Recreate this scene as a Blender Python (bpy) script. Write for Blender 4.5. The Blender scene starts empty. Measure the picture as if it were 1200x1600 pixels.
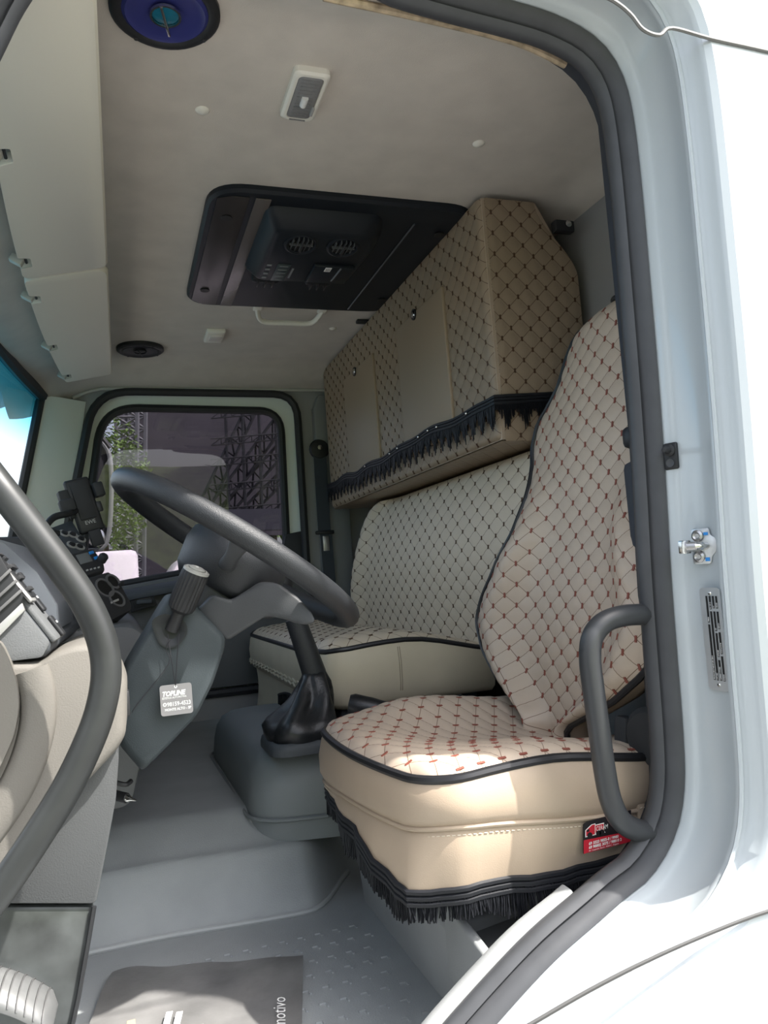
import bpy, bmesh, math, random
from mathutils import Vector, Matrix
random.seed(7)
S = bpy.context.scene
COL = S.collection

# ---------------------------------------------------------------- camera
# world: X = towards the rear of the cab, Y = across the cab (away from the open door), Z = up, metres
FPX = 1200.0
AX = (0.94386295, -0.04457739, 0.32731573)      # world axes seen in the camera frame (right, down, forward)
AY = (-0.32163046, 0.10198039, 0.94135745)
AZ = (-0.07534305, -0.99378713, 0.08191806)
CAM = Vector((0, 0, 0.70))
cd = bpy.data.cameras.new('camera')
cam = bpy.data.objects.new('camera', cd); COL.objects.link(cam)
cd.sensor_fit = 'VERTICAL'; cd.sensor_height = 36.0; cd.lens = 36.0 * FPX / 1600.0
cd.clip_start = 0.02; cd.clip_end = 2000
cam.matrix_world = Matrix(((AX[0], -AX[1], -AX[2], CAM[0]), (AY[0], -AY[1], -AY[2], CAM[1]),
                           (AZ[0], -AZ[1], -AZ[2], CAM[2]), (0, 0, 0, 1)))
S.camera = cam

# ---------------------------------------------------------------- sky, sun, exposure
W = bpy.data.worlds.new('world'); S.world = W; W.use_nodes = True
wn = W.node_tree; wn.nodes.clear()
wo = wn.nodes.new('ShaderNodeOutputWorld'); wb = wn.nodes.new('ShaderNodeBackground')
sk = wn.nodes.new('ShaderNodeTexSky'); sk.sky_type = 'NISHITA'; sk.sun_disc = False
SUN = Vector((0.52, -0.46, 1.0)).normalized()     # towards the sun
sk.sun_elevation = math.asin(SUN.z); sk.sun_rotation = math.atan2(SUN.x, SUN.y)
sk.air_density = 1.0; sk.dust_density = 4.0; sk.ozone_density = 1.0
hs = wn.nodes.new('ShaderNodeHueSaturation'); hs.inputs['Saturation'].default_value = 0.48
wn.links.new(sk.outputs[0], hs.inputs['Color']); wn.links.new(hs.outputs[0], wb.inputs[0])
wb.inputs[1].default_value = 0.33
wn.links.new(wb.outputs[0], wo.inputs[0])
sl = bpy.data.lights.new('sun', 'SUN'); so = bpy.data.objects.new('sun', sl); COL.objects.link(so)
sl.energy = 6.5; sl.angle = math.radians(0.7); sl.color = (1.0, 0.96, 0.9)
so.rotation_euler = SUN.to_track_quat('Z', 'Y').to_euler(); so.location = (3, -4, 9)
vs = S.view_settings
vs.view_transform = 'Standard'; vs.look = 'None'; vs.gamma = 1.0; vs.exposure = 0.78; vs.use_curve_mapping = False

# ---------------------------------------------------------------- helpers
def at(px, py, X=None, Y=None, Z=None):
    """point of the real scene seen at pixel (px, py) of the photograph, on a plane of known X, Y or Z"""
    v = (px - 600.0, py - 800.0, FPX)
    d = Vector((sum(a * b for a, b in zip(AX, v)), sum(a * b for a, b in zip(AY, v)), sum(a * b for a, b in zip(AZ, v))))
    if X is not None: t = (X - CAM.x) / d.x
    elif Y is not None: t = (Y - CAM.y) / d.y
    else: t = (Z - CAM.z) / d.z
    return CAM + d * t

MATS = {}
def nd(nt, typ, **kw):
    n = nt.nodes.new(typ)
    for k, v in kw.items(): setattr(n, k, v)
    return n
def pbr(name, col, rough=0.5, metal=0.0, spec=0.5, coat=0.0, noise=None, bump=None, sheen=0.0, trans=0.0, ior=1.45, vary2=None):
    """procedural principled material; noise=(scale, amount) mottles the colour, bump=(scale, strength) gives grain"""
    if name in MATS: return MATS[name]
    m = bpy.data.materials.new(name); m.use_nodes = True; nt = m.node_tree
    b = nt.nodes['Principled BSDF']
    b.inputs['Base Color'].default_value = (*col, 1); b.inputs['Roughness'].default_value = rough
    b.inputs['Metallic'].default_value = metal; b.inputs['Specular IOR Level'].default_value = spec
    b.inputs['Coat Weight'].default_value = coat; b.inputs['Sheen Weight'].default_value = sheen
    b.inputs['Transmission Weight'].default_value = trans; b.inputs['IOR'].default_value = ior
    tc = nd(nt, 'ShaderNodeTexCoord')
    if noise:
        n = nd(nt, 'ShaderNodeTexNoise'); n.inputs['Scale'].default_value = noise[0]; n.inputs['Detail'].default_value = 6
        nt.links.new(tc.outputs['Object'], n.inputs['Vector'])
        r = nd(nt, 'ShaderNodeMapRange'); r.inputs['From Min'].default_value = 0.3; r.inputs['From Max'].default_value = 0.7
        nt.links.new(n.outputs['Fac'], r.inputs['Value'])
        mx = nd(nt, 'ShaderNodeMix', data_type='RGBA')
        k = noise[1]; c2 = vary2 or tuple(min(1, c * (1 + k)) for c in col)
        mx.inputs['A'].default_value = (*[c * (1 - k) for c in col], 1); mx.inputs['B'].default_value = (*c2, 1)
        nt.links.new(r.outputs[0], mx.inputs['Factor']); nt.links.new(mx.outputs['Result'], b.inputs['Base Color'])
    if bump:
        n = nd(nt, 'ShaderNodeTexNoise'); n.inputs['Scale'].default_value = bump[0]; n.inputs['Detail'].default_value = 4
        nt.links.new(tc.outputs['Object'], n.inputs['Vector'])
        bp = nd(nt, 'ShaderNodeBump'); bp.inputs['Strength'].default_value = bump[1]; bp.inputs['Distance'].default_value = 0.002
        nt.links.new(n.outputs['Fac'], bp.inputs['Height']); nt.links.new(bp.outputs[0], b.inputs['Normal'])
    MATS[name] = m; return m
def glass(name, tint, grad=None, rough=0.0):
    """thin pane: clear with a tint of its own and a mirror coat; grad=(z0, z1, colour) a tinted band in the glass"""
    if name in MATS: return MATS[name]
    m = bpy.data.materials.new(name); m.use_nodes = True; nt = m.node_tree; nt.nodes.clear()
    o = nd(nt, 'ShaderNodeOutputMaterial'); t = nd(nt, 'ShaderNodeBsdfTransparent'); g = nd(nt, 'ShaderNodeBsdfGlossy')
    g.inputs['Roughness'].default_value = rough; t.inputs[0].default_value = (*tint, 1)
    f = nd(nt, 'ShaderNodeFresnel'); gb = nd(nt, 'ShaderNodeNewGeometry'); io = nd(nt, 'ShaderNodeMix'); io.inputs[2].default_value = 1.52; io.inputs[3].default_value = 1 / 1.52
    nt.links.new(gb.outputs['Backfacing'], io.inputs[0]); nt.links.new(io.outputs[0], f.inputs[0])      # same mirror strength from either side of the pane
    mx = nd(nt, 'ShaderNodeMixShader')
    nt.links.new(f.outputs[0], mx.inputs[0]); nt.links.new(t.outputs[0], mx.inputs[1]); nt.links.new(g.outputs[0], mx.inputs[2])
    nt.links.new(mx.outputs[0], o.inputs[0])
    if grad:
        ge = nd(nt, 'ShaderNodeNewGeometry'); sp = nd(nt, 'ShaderNodeSeparateXYZ'); nt.links.new(ge.outputs['Position'], sp.inputs[0])
        r = nd(nt, 'ShaderNodeMapRange', interpolation_type='SMOOTHSTEP'); r.inputs['From Min'].default_value = grad[0]; r.inputs['From Max'].default_value = grad[1]
        nt.links.new(sp.outputs['Z'], r.inputs['Value'])
        c = nd(nt, 'ShaderNodeMix', data_type='RGBA'); c.inputs['A'].default_value = (*tint, 1); c.inputs['B'].default_value = (*grad[2], 1)
        nt.links.new(r.outputs[0], c.inputs['Factor']); nt.links.new(c.outputs['Result'], t.inputs[0])
    MATS[name] = m; return m
def quilt_mat(name, col, thread):
    """quilted vinyl: fine leather grain and the stitch thread running along the diamond lines of the UV lattice"""
    if name in MATS: return MATS[name]
    m = pbr(name, col, rough=0.42, spec=0.45, bump=(900, 0.15)); nt = m.node_tree; b = nt.nodes['Principled BSDF']
    uv = nd(nt, 'ShaderNodeUVMap'); sp = nd(nt, 'ShaderNodeSeparateXYZ'); nt.links.new(uv.outputs[0], sp.inputs[0])
    masks = []
    for op in ('ADD', 'SUBTRACT'):
        a = nd(nt, 'ShaderNodeMath', operation=op); nt.links.new(sp.outputs[0], a.inputs[0]); nt.links.new(sp.outputs[1], a.inputs[1])
        p = nd(nt, 'ShaderNodeMath', operation='PINGPONG'); nt.links.new(a.outputs[0], p.inputs[0]); p.inputs[1].default_value = 0.5
        l = nd(nt, 'ShaderNodeMapRange'); l.inputs['From Min'].default_value = 0.010; l.inputs['From Max'].default_value = 0.022
        l.inputs['To Min'].default_value = 1; l.inputs['To Max'].default_value = 0
        nt.links.new(p.outputs[0], l.inputs['Value']); masks.append(l)
    mm = nd(nt, 'ShaderNodeMath', operation='MAXIMUM'); nt.links.new(masks[0].outputs[0], mm.inputs[0]); nt.links.new(masks[1].outputs[0], mm.inputs[1])
    c = nd(nt, 'ShaderNodeMix', data_type='RGBA'); c.inputs['A'].default_value = (*col, 1); c.inputs['B'].default_value = (*thread, 1)
    nt.links.new(mm.outputs[0], c.inputs['Factor']); nt.links.new(c.outputs['Result'], b.inputs['Base Color'])
    return m

def mesh(name, verts, faces, mat, parent=None, smooth=40, uvs=None, kind=None, label=None):
    me = bpy.data.meshes.new(name)
    me.from_pydata([tuple(v) for v in verts], [], faces)
    if uvs is not None:
        ul = me.uv_layers.new(name='UVMap')
        for lp in me.loops: ul.data[lp.index].uv = uvs[lp.vertex_index]
    me.update()
    if smooth:
        me.shade_smooth(); me.set_sharp_from_angle(angle=math.radians(smooth))
    o = bpy.data.objects.new(name, me); COL.objects.link(o)
    if mat: me.materials.append(mat)
    adopt(o, parent)
    if kind: o['kind'] = kind
    if label: o['label'] = label
    return o
def adopt(o, p):
    if p is None: return
    o.parent = p
    if p.type == 'EMPTY': o.matrix_parent_inverse = Matrix.Translation(-Vector(p.location))
def thing(name, label, cat, loc, group=None):
    e = bpy.data.objects.new(name, None); COL.objects.link(e); e.location = loc; e.empty_display_size = 0.05
    e['label'] = label; e['category'] = cat
    if group: e['group'] = group
    return e
def tag(o, label, cat, group=None):
    o['label'] = label; o['category'] = cat
    if group: o['group'] = group
    return o
def struct(o, label=None):
    o['kind'] = 'structure'
    if label: o['label'] = label
    return o

def frames(pts, closed=False):
    """parallel-transport frames along a polyline"""
    n = len(pts); T = []
    for i in range(n):
        a = pts[(i - 1) % n] if (closed or i > 0) else pts[i]; b = pts[(i + 1) % n] if (closed or i < n - 1) else pts[i]
        T.append((b - a).normalized())
    u = Vector((0, 0, 1)) if abs(T[0].z) < 0.9 else Vector((1, 0, 0))
    u = (u - T[0] * u.dot(T[0])).normalized(); out = []
    for i in range(n):
        u = (u - T[i] * u.dot(T[i])).normalized(); out.append((u.copy(), T[i].cross(u)))
    return out
def smooth_path(pts, k=6, closed=False):
    """Catmull-Rom through the points"""
    pts = [Vector(p) for p in pts]; n = len(pts); out = []
    rng = range(n) if closed else range(n - 1)
    for i in rng:
        p0 = pts[(i - 1) % n] if (closed or i > 0) else pts[i]; p1 = pts[i]; p2 = pts[(i + 1) % n]
        p3 = pts[(i + 2) % n] if (closed or i < n - 2) else p2
        for j in range(k):
            t = j / k
            out.append(0.5 * ((2 * p1) + (p2 - p0) * t + (2 * p0 - 5 * p1 + 4 * p2 - p3) * t * t + (3 * p1 - p0 - 3 * p2 + p3) * t ** 3))
    if not closed: out.append(pts[-1])
    return out
def fillet(poly, r, n=5):
    """round the corners of a closed 2-D polygon; r a number or one per corner"""
    out = []; m = len(poly)
    for i in range(m):
        p = Vector(poly[i]); a = Vector(poly[i - 1]) - p; b = Vector(poly[(i + 1) % m]) - p
        rr = r[i] if isinstance(r, (list, tuple)) else r
        k = min(rr, a.length * 0.49, b.length * 0.49)
        if k <= 1e-6: out.append(p); continue
        a = p + a.normalized() * k; b = p + b.normalized() * k
        for j in range(n + 1):
            t = j / n; out.append(a * (1 - t) ** 2 + p * 2 * t * (1 - t) + b * t * t)
    return out
def resample(loop, n):
    """n points evenly along a closed 2-D/3-D loop"""
    L = [Vector(p) for p in loop]; L.append(L[0]); d = [0]
    for i in range(len(L) - 1): d.append(d[-1] + (L[i + 1] - L[i]).length)
    out = []; j = 0
    for k in range(n):
        t = d[-1] * k / n
        while d[j + 1] < t: j += 1
        f = (t - d[j]) / max(1e-9, d[j + 1] - d[j]); out.append(L[j].lerp(L[j + 1], f))
    return out

class MB:
    """collects shapes into one mesh"""
    def __init__(self): self.v = []; self.f = []
    def add(self, v, f):
        k = len(self.v); self.v += [Vector(p) for p in v]; self.f += [[i + k for i in q] for q in f]; return self
    def bm(self, b):
        b.verts.index_update(); self.add([v.co.copy() for v in b.verts], [[v.index for v in f.verts] for f in b.faces]); b.free(); return self
    def box(self, c, s, bev=0.0, R=None, seg=2):
        b = bmesh.new(); bmesh.ops.create_cube(b, size=1.0)
        bmesh.ops.scale(b, vec=s, verts=b.verts)
        if bev > 0: bmesh.ops.bevel(b, geom=b.edges[:], offset=min(bev, min(s) * 0.49), segments=seg, profile=0.5, affect='EDGES')
        if R is not None: bmesh.ops.transform(b, matrix=R.to_4x4(), verts=b.verts)
        bmesh.ops.translate(b, vec=c, verts=b.verts); return self.bm(b)
    def tube(self, pts, r, n=10, closed=False, flat=1.0):
        pts = [Vector(p) for p in pts]; fr = frames(pts, closed); m = len(pts); v = []; f = []
        for i in range(m):
            rr = r[i] if isinstance(r, (list, tuple)) else r; a, b = fr[i]
            for j in range(n):
                t = 2 * math.pi * j / n; v.append(pts[i] + a * rr * math.cos(t) + b * rr * flat * math.sin(t))
        for i in range(m if closed else m - 1):
            for j in range(n):
                f.append([i * n + j, i * n + (j + 1) % n, ((i + 1) % m) * n + (j + 1) % n, ((i + 1) % m) * n + j])
        if not closed: f += [list(range(n))[::-1], [(m - 1) * n + j for j in range(n)]]
        return self.add(v, f)
    def lathe(self, prof, c, axis, n=24, cap=True):
        """prof = [(radius, height along axis)]"""
        c = Vector(c); ax = Vector(axis).normalized()
        u = Vector((0, 0, 1)) if abs(ax.z) < 0.9 else Vector((1, 0, 0)); u = (u - ax * u.dot(ax)).normalized(); w = ax.cross(u); v = []; f = []
        for r, h in prof:
            for j in range(n):
                t = 2 * math.pi * j / n; v.append(c + ax * h + (u * math.cos(t) + w * math.sin(t)) * r)
        for i in range(len(prof) - 1):
            for j in range(n): f.append([i * n + j, i * n + (j + 1) % n, (i + 1) * n + (j + 1) % n, (i + 1) * n + j])
        if cap: f += [list(range(n))[::-1], [(len(prof) - 1) * n + j for j in range(n)]]
        return self.add(v, f)
    def prism(self, poly, vec, bev=0.0, seg=2):
        """closed 3-D polygon extruded by vec"""
        b = bmesh.new(); vec = Vector(vec); A = [b.verts.new(p) for p in poly]; B = [b.verts.new(Vector(p) + vec) for p in poly]; n = len(A)
        b.faces.new(A[::-1]); b.faces.new(B)
        for i in range(n): b.faces.new((A[i], A[(i + 1) % n], B[(i + 1) % n], B[i]))
        bmesh.ops.recalc_face_normals(b, faces=b.faces)
        if bev > 0:
            es = [e for e in b.edges if len(e.link_faces) == 2 and e.calc_face_angle(0) > 0.5]
            bmesh.ops.bevel(b, geom=es, offset=bev, segments=seg, profile=0.5, affect='EDGES', clamp_overlap=True)
        return self.bm(b)
    def loft(self, rings, cap=(True, True), closed=True):
        n = len(rings[0]); v = [p for r in rings for p in r]; f = []
        for i in range(len(rings) - 1):
            for j in range(n if closed else n - 1):
                f.append([i * n + j, i * n + (j + 1) % n, (i + 1) * n + (j + 1) % n, (i + 1) * n + j])
        if cap[0]: f.append(list(range(n))[::-1])
        if cap[1]: f.append([(len(rings) - 1) * n + j for j in range(n)])
        return self.add(v, f)
    def grid(self, fn, nu, nv):
        v = [fn(i / nu, j / nv) for j in range(nv + 1) for i in range(nu + 1)]; f = []
        for j in range(nv):
            for i in range(nu):
                k = j * (nu + 1) + i; f.append([k, k + 1, k + nu + 2, k + nu + 1])
        return self.add(v, f)
    def build(self, name, mat, parent=None, smooth=40, kind=None, label=None, fix=True):
        if fix:
            b = bmesh.new(); vs_ = [b.verts.new(p) for p in self.v]
            for q in self.f:
                try: b.faces.new([vs_[i] for i in q])
                except ValueError: pass
            bmesh.ops.recalc_face_normals(b, faces=b.faces)
            b.verts.index_update(); self.f = [[v.index for v in fc.verts] for fc in b.faces]; b.free()
        return mesh(name, self.v, self.f, mat, parent, smooth, None, kind, label)

def text(name, s, size, org, ux, uy, mat, parent, align='LEFT', shear=0.0, bold=0.0, spacing=1.0, sx=1.0):
    """flat printed lettering standing a hair proud of its surface: org = origin, ux/uy = reading and up directions"""
    cu = bpy.data.curves.new(name, 'FONT'); cu.body = s; cu.size = size; cu.align_x = align; cu.shear = shear; cu.offset = bold; cu.space_character = spacing
    cu.resolution_u = 2
    t = bpy.data.objects.new(name, cu); COL.objects.link(t)
    dg = bpy.context.evaluated_depsgraph_get(); me = bpy.data.meshes.new_from_object(t.evaluated_get(dg))
    bpy.data.objects.remove(t); ux = Vector(ux).normalized(); uy = Vector(uy).normalized(); org = Vector(org)
    v = [org + ux * p.co.x * sx + uy * p.co.y for p in me.vertices]; f = [list(p.vertices) for p in me.polygons]
    bpy.data.meshes.remove(me)
    return mesh(name, v, f, mat, parent, smooth=0)

def quilt(name, fn, t0, t1, sl, sr, a, b, H, mat, barmat, parent, dens=9, bars=True, s0=0.0, tt0=0.0, barlen=0.0105, barw=0.004, edge=0.012, out=None):
    """quilted sheet: fn(s, t) in metres -> point; real pillow relief on a diamond lattice a x b, bar tacks at the crossings"""
    ws = max(sr(t) - sl(t) for t in [t0 + (t1 - t0) * i / 10 for i in range(11)])
    nu = max(8, int(ws / a * dens)); nv = max(8, int((t1 - t0) / b * dens))
    def nrm(s, t):
        e = 0.002; n = (fn(s + e, t) - fn(s - e, t)).cross(fn(s, t + e) - fn(s, t - e))
        n = n.normalized() if n.length > 1e-12 else Vector((0, 0, 1))
        if out is not None and n.dot(out) < 0: n = -n
        return n
    def tri(x):
        x = abs(x - round(x)) * 2; return 1 - (1 - x) ** 3
    v = []; uv = []; f = []
    for j in range(nv + 1):
        t = t0 + (t1 - t0) * j / nv; l = sl(t); r = sr(t)
        for i in range(nu + 1):
            s = l + (r - l) * i / nu; U = (s - s0) / a; V = (t - tt0) / b
            ed = min(s - l, r - s, t - t0, t1 - t); k = max(0, min(1, ed / edge))
            h = H * tri(U + V) * tri(U - V) * k
            v.append(fn(s, t) + nrm(s, t) * h); uv.append((U, V))
    for j in range(nv):
        for i in range(nu):
            k = j * (nu + 1) + i; f.append([k, k + 1, k + nu + 2, k + nu + 1])
    bmn = (Vector(v[1]) - Vector(v[0]))
    o = mesh(name, v, f, mat, parent, smooth=80, uvs=uv)
    if bars:
        mb = MB(); lo = min(sl(t0), sl(t1), sl((t0 + t1) / 2)); hi = max(sr(t0), sr(t1), sr((t0 + t1) / 2))
        for q in range(-80, 81):
            for p in range(-80, 81):
                s = a * (p + q) / 2 + s0; t = b * (p - q) / 2 + tt0
                if t < t0 + 0.008 or t > t1 - 0.008 or s < sl(t) + 0.006 or s > sr(t) - 0.006: continue
                n = nrm(s, t); c = fn(s, t) + n * 0.0006
                d = (fn(s, t + 0.002) - fn(s, t - 0.002)).normalized(); w = n.cross(d)
                R = Matrix((w, d, n)).transposed()
                mb.box(c, (barw, barlen, 0.0024), 0, R)
        mb.build('stitch_tacks', barmat, o, smooth=0, kind='stuff', fix=False)
    return o
def fringe(name, path, length, mat, parent, step=0.0028, w=0.0016, down=Vector((0, 0, -1)), jitter=0.006, push=None):
    """hanging strands of a tassel trim: length(dist) gives each strand's length"""
    mb = MB(); d = 0.0; acc = 0.0
    for i in range(len(path) - 1):
        a = Vector(path[i]); b = Vector(path[i + 1]); L = (b - a).length; x = acc
        while x < L:
            p = a.lerp(b, x / L); ln = length(d + x) * random.uniform(0.88, 1.08)
            t = (b - a).normalized(); sway = t * random.uniform(-jitter, jitter); o = (push or Vector((0, -1, 0)))
            q = p + down * ln * 0.55 + sway * 0.5 + o * random.uniform(0, 0.003); r = p + down * ln + sway + o * random.uniform(-0.001, 0.004)
            p = p + o * random.uniform(-0.001, 0.002)
            mb.tube([p, q, r], [w, w * 1.1, w * 0.7], 3); x += step
        acc = x - L; d += L
    return mb.build(name, mat, parent, smooth=0, kind='stuff', fix=False)

# ---------------------------------------------------------------- materials
headliner = pbr('headliner_cloth', (0.58, 0.53, 0.465), 0.95, spec=0.1, noise=(14, 0.06), bump=(500, 0.25), sheen=0.2)
visor_pl = pbr('visor_plastic', (0.74, 0.70, 0.60), 0.62, spec=0.35, bump=(700, 0.08))
trim_grey = pbr('trim_grey_plastic', (0.20, 0.205, 0.205), 0.6, spec=0.4, bump=(900, 0.15))
wall_grey = pbr('wall_grey', (0.30, 0.30, 0.295), 0.65, spec=0.3)
dark_trim = pbr('dark_trim', (0.035, 0.04, 0.05), 0.6, spec=0.35)
white_paint = pbr('white_paint', (0.46, 0.50, 0.52), 0.25, spec=0.5, coat=0.3)
cream_paint = pbr('pale_green_white_paint', (0.80, 0.85, 0.81), 0.35, spec=0.5)
rubber = pbr('black_rubber', (0.028, 0.029, 0.032), 0.55, spec=0.4)
rubber_grey = pbr('weathered_rubber', (0.055, 0.057, 0.062), 0.5, spec=0.45, noise=(30, 0.08))
black_pl = pbr('black_plastic', (0.018, 0.019, 0.021), 0.45, spec=0.45)
black_soft = pbr('black_soft_plastic', (0.03, 0.031, 0.033), 0.6, spec=0.35, bump=(800, 0.15))
dash_grey = pbr('dash_grey_plastic', (0.055, 0.062, 0.07), 0.55, spec=0.4, bump=(700, 0.2))
dash_mid = pbr('dash_mid_grey_plastic', (0.115, 0.12, 0.123), 0.55, spec=0.4, bump=(500, 0.25))
dash_beige = pbr('dash_beige_plastic', (0.155, 0.146, 0.13), 0.55, spec=0.35, bump=(500, 0.2))
col_grey = pbr('column_grey_plastic', (0.042, 0.052, 0.057), 0.55, spec=0.35, noise=(18, 0.08), bump=(600, 0.25))
floor_rub = pbr('floor_rubber', (0.33, 0.35, 0.355), 0.55, spec=0.4, noise=(7, 0.10), bump=(420, 0.3))
deck_pl = pbr('platform_plastic', (0.29, 0.30, 0.30), 0.55, spec=0.35, noise=(9, 0.06), bump=(500, 0.2))
vinyl = pbr('beige_vinyl', (0.40, 0.315, 0.235), 0.42, spec=0.4, noise=(9, 0.05), bump=(600, 0.12))
vinyl_pale = pbr('pale_beige_vinyl', (0.54, 0.475, 0.355), 0.42, spec=0.4, noise=(9, 0.05), bump=(600, 0.12))
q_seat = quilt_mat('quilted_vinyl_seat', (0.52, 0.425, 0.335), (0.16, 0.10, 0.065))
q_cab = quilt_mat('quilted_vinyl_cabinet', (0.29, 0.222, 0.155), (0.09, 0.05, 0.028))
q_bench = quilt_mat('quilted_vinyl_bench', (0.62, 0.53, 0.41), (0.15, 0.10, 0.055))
tack_red = pbr('red_brown_thread', (0.22, 0.065, 0.045), 0.6)
tack_brown = pbr('dark_brown_thread', (0.075, 0.038, 0.02), 0.6)
seam_thread = pbr('cream_thread', (0.62, 0.55, 0.44), 0.6)
piping_m = pbr('black_piping', (0.016, 0.016, 0.018), 0.4)
fringe_m = pbr('black_fringe', (0.011, 0.012, 0.015), 0.5, spec=0.4)
chrome = pbr('chrome', (0.62, 0.62, 0.60), 0.18, metal=1.0)
steel = pbr('dull_steel', (0.42, 0.42, 0.42), 0.38, metal=1.0)
leather = pbr('black_leatherette', (0.013, 0.014, 0.016), 0.35, spec=0.5, bump=(260, 0.25))
wheel_m = pbr('wheel_grip', (0.020, 0.022, 0.025), 0.42, spec=0.5, bump=(900, 0.35))
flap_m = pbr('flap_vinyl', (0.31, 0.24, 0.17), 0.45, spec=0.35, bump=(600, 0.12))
kick_grey = pbr('kick_grey_plastic', (0.065, 0.068, 0.07), 0.5, spec=0.4, bump=(500, 0.25))
blue_e = pbr('blue_key', (.02, .22, .60), .4)
print_white = pbr('white_print', (0.85, 0.85, 0.83), 0.5)
print_black = pbr('black_print', (0.01, 0.01, 0.01), 0.5)

# ---------------------------------------------------------------- floor
def sst(x, a, b):
    t = max(0.0, min(1.0, (x - a) / (b - a))); return t * t * (3 - 2 * t)
DECK = 0.20
def riser(x): return 1.625 - 0.030 * sst(x, 0.0, 0.33) + 0.19 * sst(x, 0.33, 0.50)
def floor_z(x, y):
    # footwell, rounded riser up to the engine deck in the middle of the cab, toe board rising to the front
    edge = riser(x)
    k = (y - edge)
    rise = 0.118 * max(0.0, min(1.0, k / 0.075)) * sst(k, -0.004, 0.016) * (1 - 0.06 * sst(k, 0.05, 0.10)) + 0.062 * sst(k, 0.045, 0.22)
    z = 0.03 + rise * (1 - 0.25 * sst(x, 0.3, 0.6))
    z += 0.30 * sst(-x, 0.18, 0.50)
    return z
mb = MB()
mb.grid(lambda u, v: Vector((-0.52 + 1.60 * u, 0.93 + 2.12 * v, floor_z(-0.52 + 1.60 * u, 0.93 + 2.12 * v))), 150, 300)
floor = struct(mb.build('floor', floor_rub, smooth=60), 'grey moulded rubber cab floor with a raised engine deck')
mb = MB()   # body pan below the mat
mb.box((0.28, 1.99, -0.06), (1.6, 2.12, 0.08), 0.01)
mb.build('floor_pan', dark_trim, floor)
mb = MB(); mb.tube([Vector((x, riser(x) + .001, .035)) for x in [-.20 + .02 * i for i in range(34)]], .0055, 8); mb.build('mat_bead', pbr('bead_rubber', (.40, .42, .42), .5), floor)
mb = MB()   # embossed chevrons of the footwell mat
for i in range(15):
    for j in range(11):
        x = -0.05 + i * 0.034 + (0.017 if j % 2 else 0); y = 1.02 + j * 0.048
        if x > 0.42 or y > 1.53: continue
        z = floor_z(x, y)
        mb.box((x, y, z + 0.0012), (0.012, 0.0035, 0.003)); mb.box((x + 0.006, y - 0.006, z + 0.0012), (0.0035, 0.012, 0.003))
mb.build('grip_embossing', floor_rub, floor, smooth=0, kind='stuff', fix=False)

# seat platform over the wheel arch: steep front face, tray with ribs beside the sill
plat = MB()
sec = [(0.452, 0.0), (0.446, 0.06), (0.440, 0.13), (0.438, 0.165), (0.448, 0.176), (1.08, 0.190), (1.08, -0.02), (0.452, -0.02)]
plat.prism([Vector((x, 1.105, z)) for x, z in sec], (0, 0.50, 0), 0.006)
PLAT = struct(plat.build('trim_1', deck_pl), 'grey plastic seat platform over the wheel arch')
mb = MB(); tray = [(0.452, -0.02), (0.444, 0.10), (0.440, 0.148), (0.452, 0.155), (1.0, 0.215), (1.0, 0.09)]
mb.prism([Vector((x, 0.955, z)) for x, z in tray], (0, 0.155, 0), 0.005); mb.build('sill_tray', deck_pl, PLAT)
for x, za, zb_ in ((0.432, .190, .212), (0.575, .205, .222), (0.72, .215, .230)):
    mb = MB(); mb.prism([Vector((x, 0.958, .10)), Vector((x, 1.112, .10)), Vector((x, 1.112, zb_)), Vector((x, 0.985, za)), Vector((x, 0.958, za - .012))], (0.015, 0, 0), 0.005, 3); mb.build('rib', deck_pl, PLAT)

# ---------------------------------------------------------------- ceiling
CZ = 1.55
def ceil_z(x, y):
    z = CZ - 0.062 * sst(y, 2.80, 3.06) - 0.050 * sst(-y, -1.06, -0.93)
    z -= 0.115 * sst(-x, 0.02, 0.34)
    z -= 0.03 * sst(x, 1.0, 1.09)
    return z
mb = MB(); mb.grid(lambda u, v: Vector((-0.36 + 1.45 * u, 0.93 + 2.13 * v, ceil_z(-0.36 + 1.45 * u, 0.93 + 2.13 * v))), 60, 80)
ceiling = struct(mb.build('ceiling', headliner, smooth=60), 'warm grey cloth headliner of the cab')
mb = MB(); mb.grid(lambda u, v: Vector((-0.42 + 1.62 * u, 0.80 + 2.40 * v, 1.66 - 0.10 * (2 * abs(v - .5)) ** 4 - 0.12 * (max(0, .5 - u) * 2) ** 3)), 20, 24)
mb.build('roof_skin', white_paint, ceiling)
mb = MB(); mb.tube([Vector((x, 3.035, ceil_z(x, 3.035) - 0.006)) for x in [-0.14 + 0.05 * i for i in range(22)]], 0.007, 8)
mb.build('edge_bead', pbr('edge_bead', (0.45, 0.44, 0.40), 0.4), ceiling)
mb = MB(); mb.tube(smooth_path([Vector((0.30, 0.952, 1.500)), Vector((0.45, 0.955, 1.497)), Vector((0.60, 0.96, 1.490)), Vector((0.69, 0.965, 1.47))], 6), 0.006, 8)
mb.build('headliner_hem', pbr('tan_hem', (0.42, 0.33, 0.22), 0.7, noise=(60, 0.4)), ceiling)

# ---------------------------------------------------------------- rear wall
mb = MB(); mb.box((1.10, 2.0, 0.78), (0.04, 2.2, 1.6), 0.005)
rear = struct(mb.build('wall_rear', wall_grey), 'grey painted rear wall of the cab')
mb = MB()   # pressed bead panel in the rear corner beside the cabinet
mb.prism([Vector((1.082, y, z)) for y, z in fillet([(1.02, 0.95), (1.40, 0.95), (1.40, 1.43), (1.02, 1.43)], 0.06)], (-0.010, 0, 0), 0.004)
mb.build('pressed_panel', wall_grey, rear)

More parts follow.
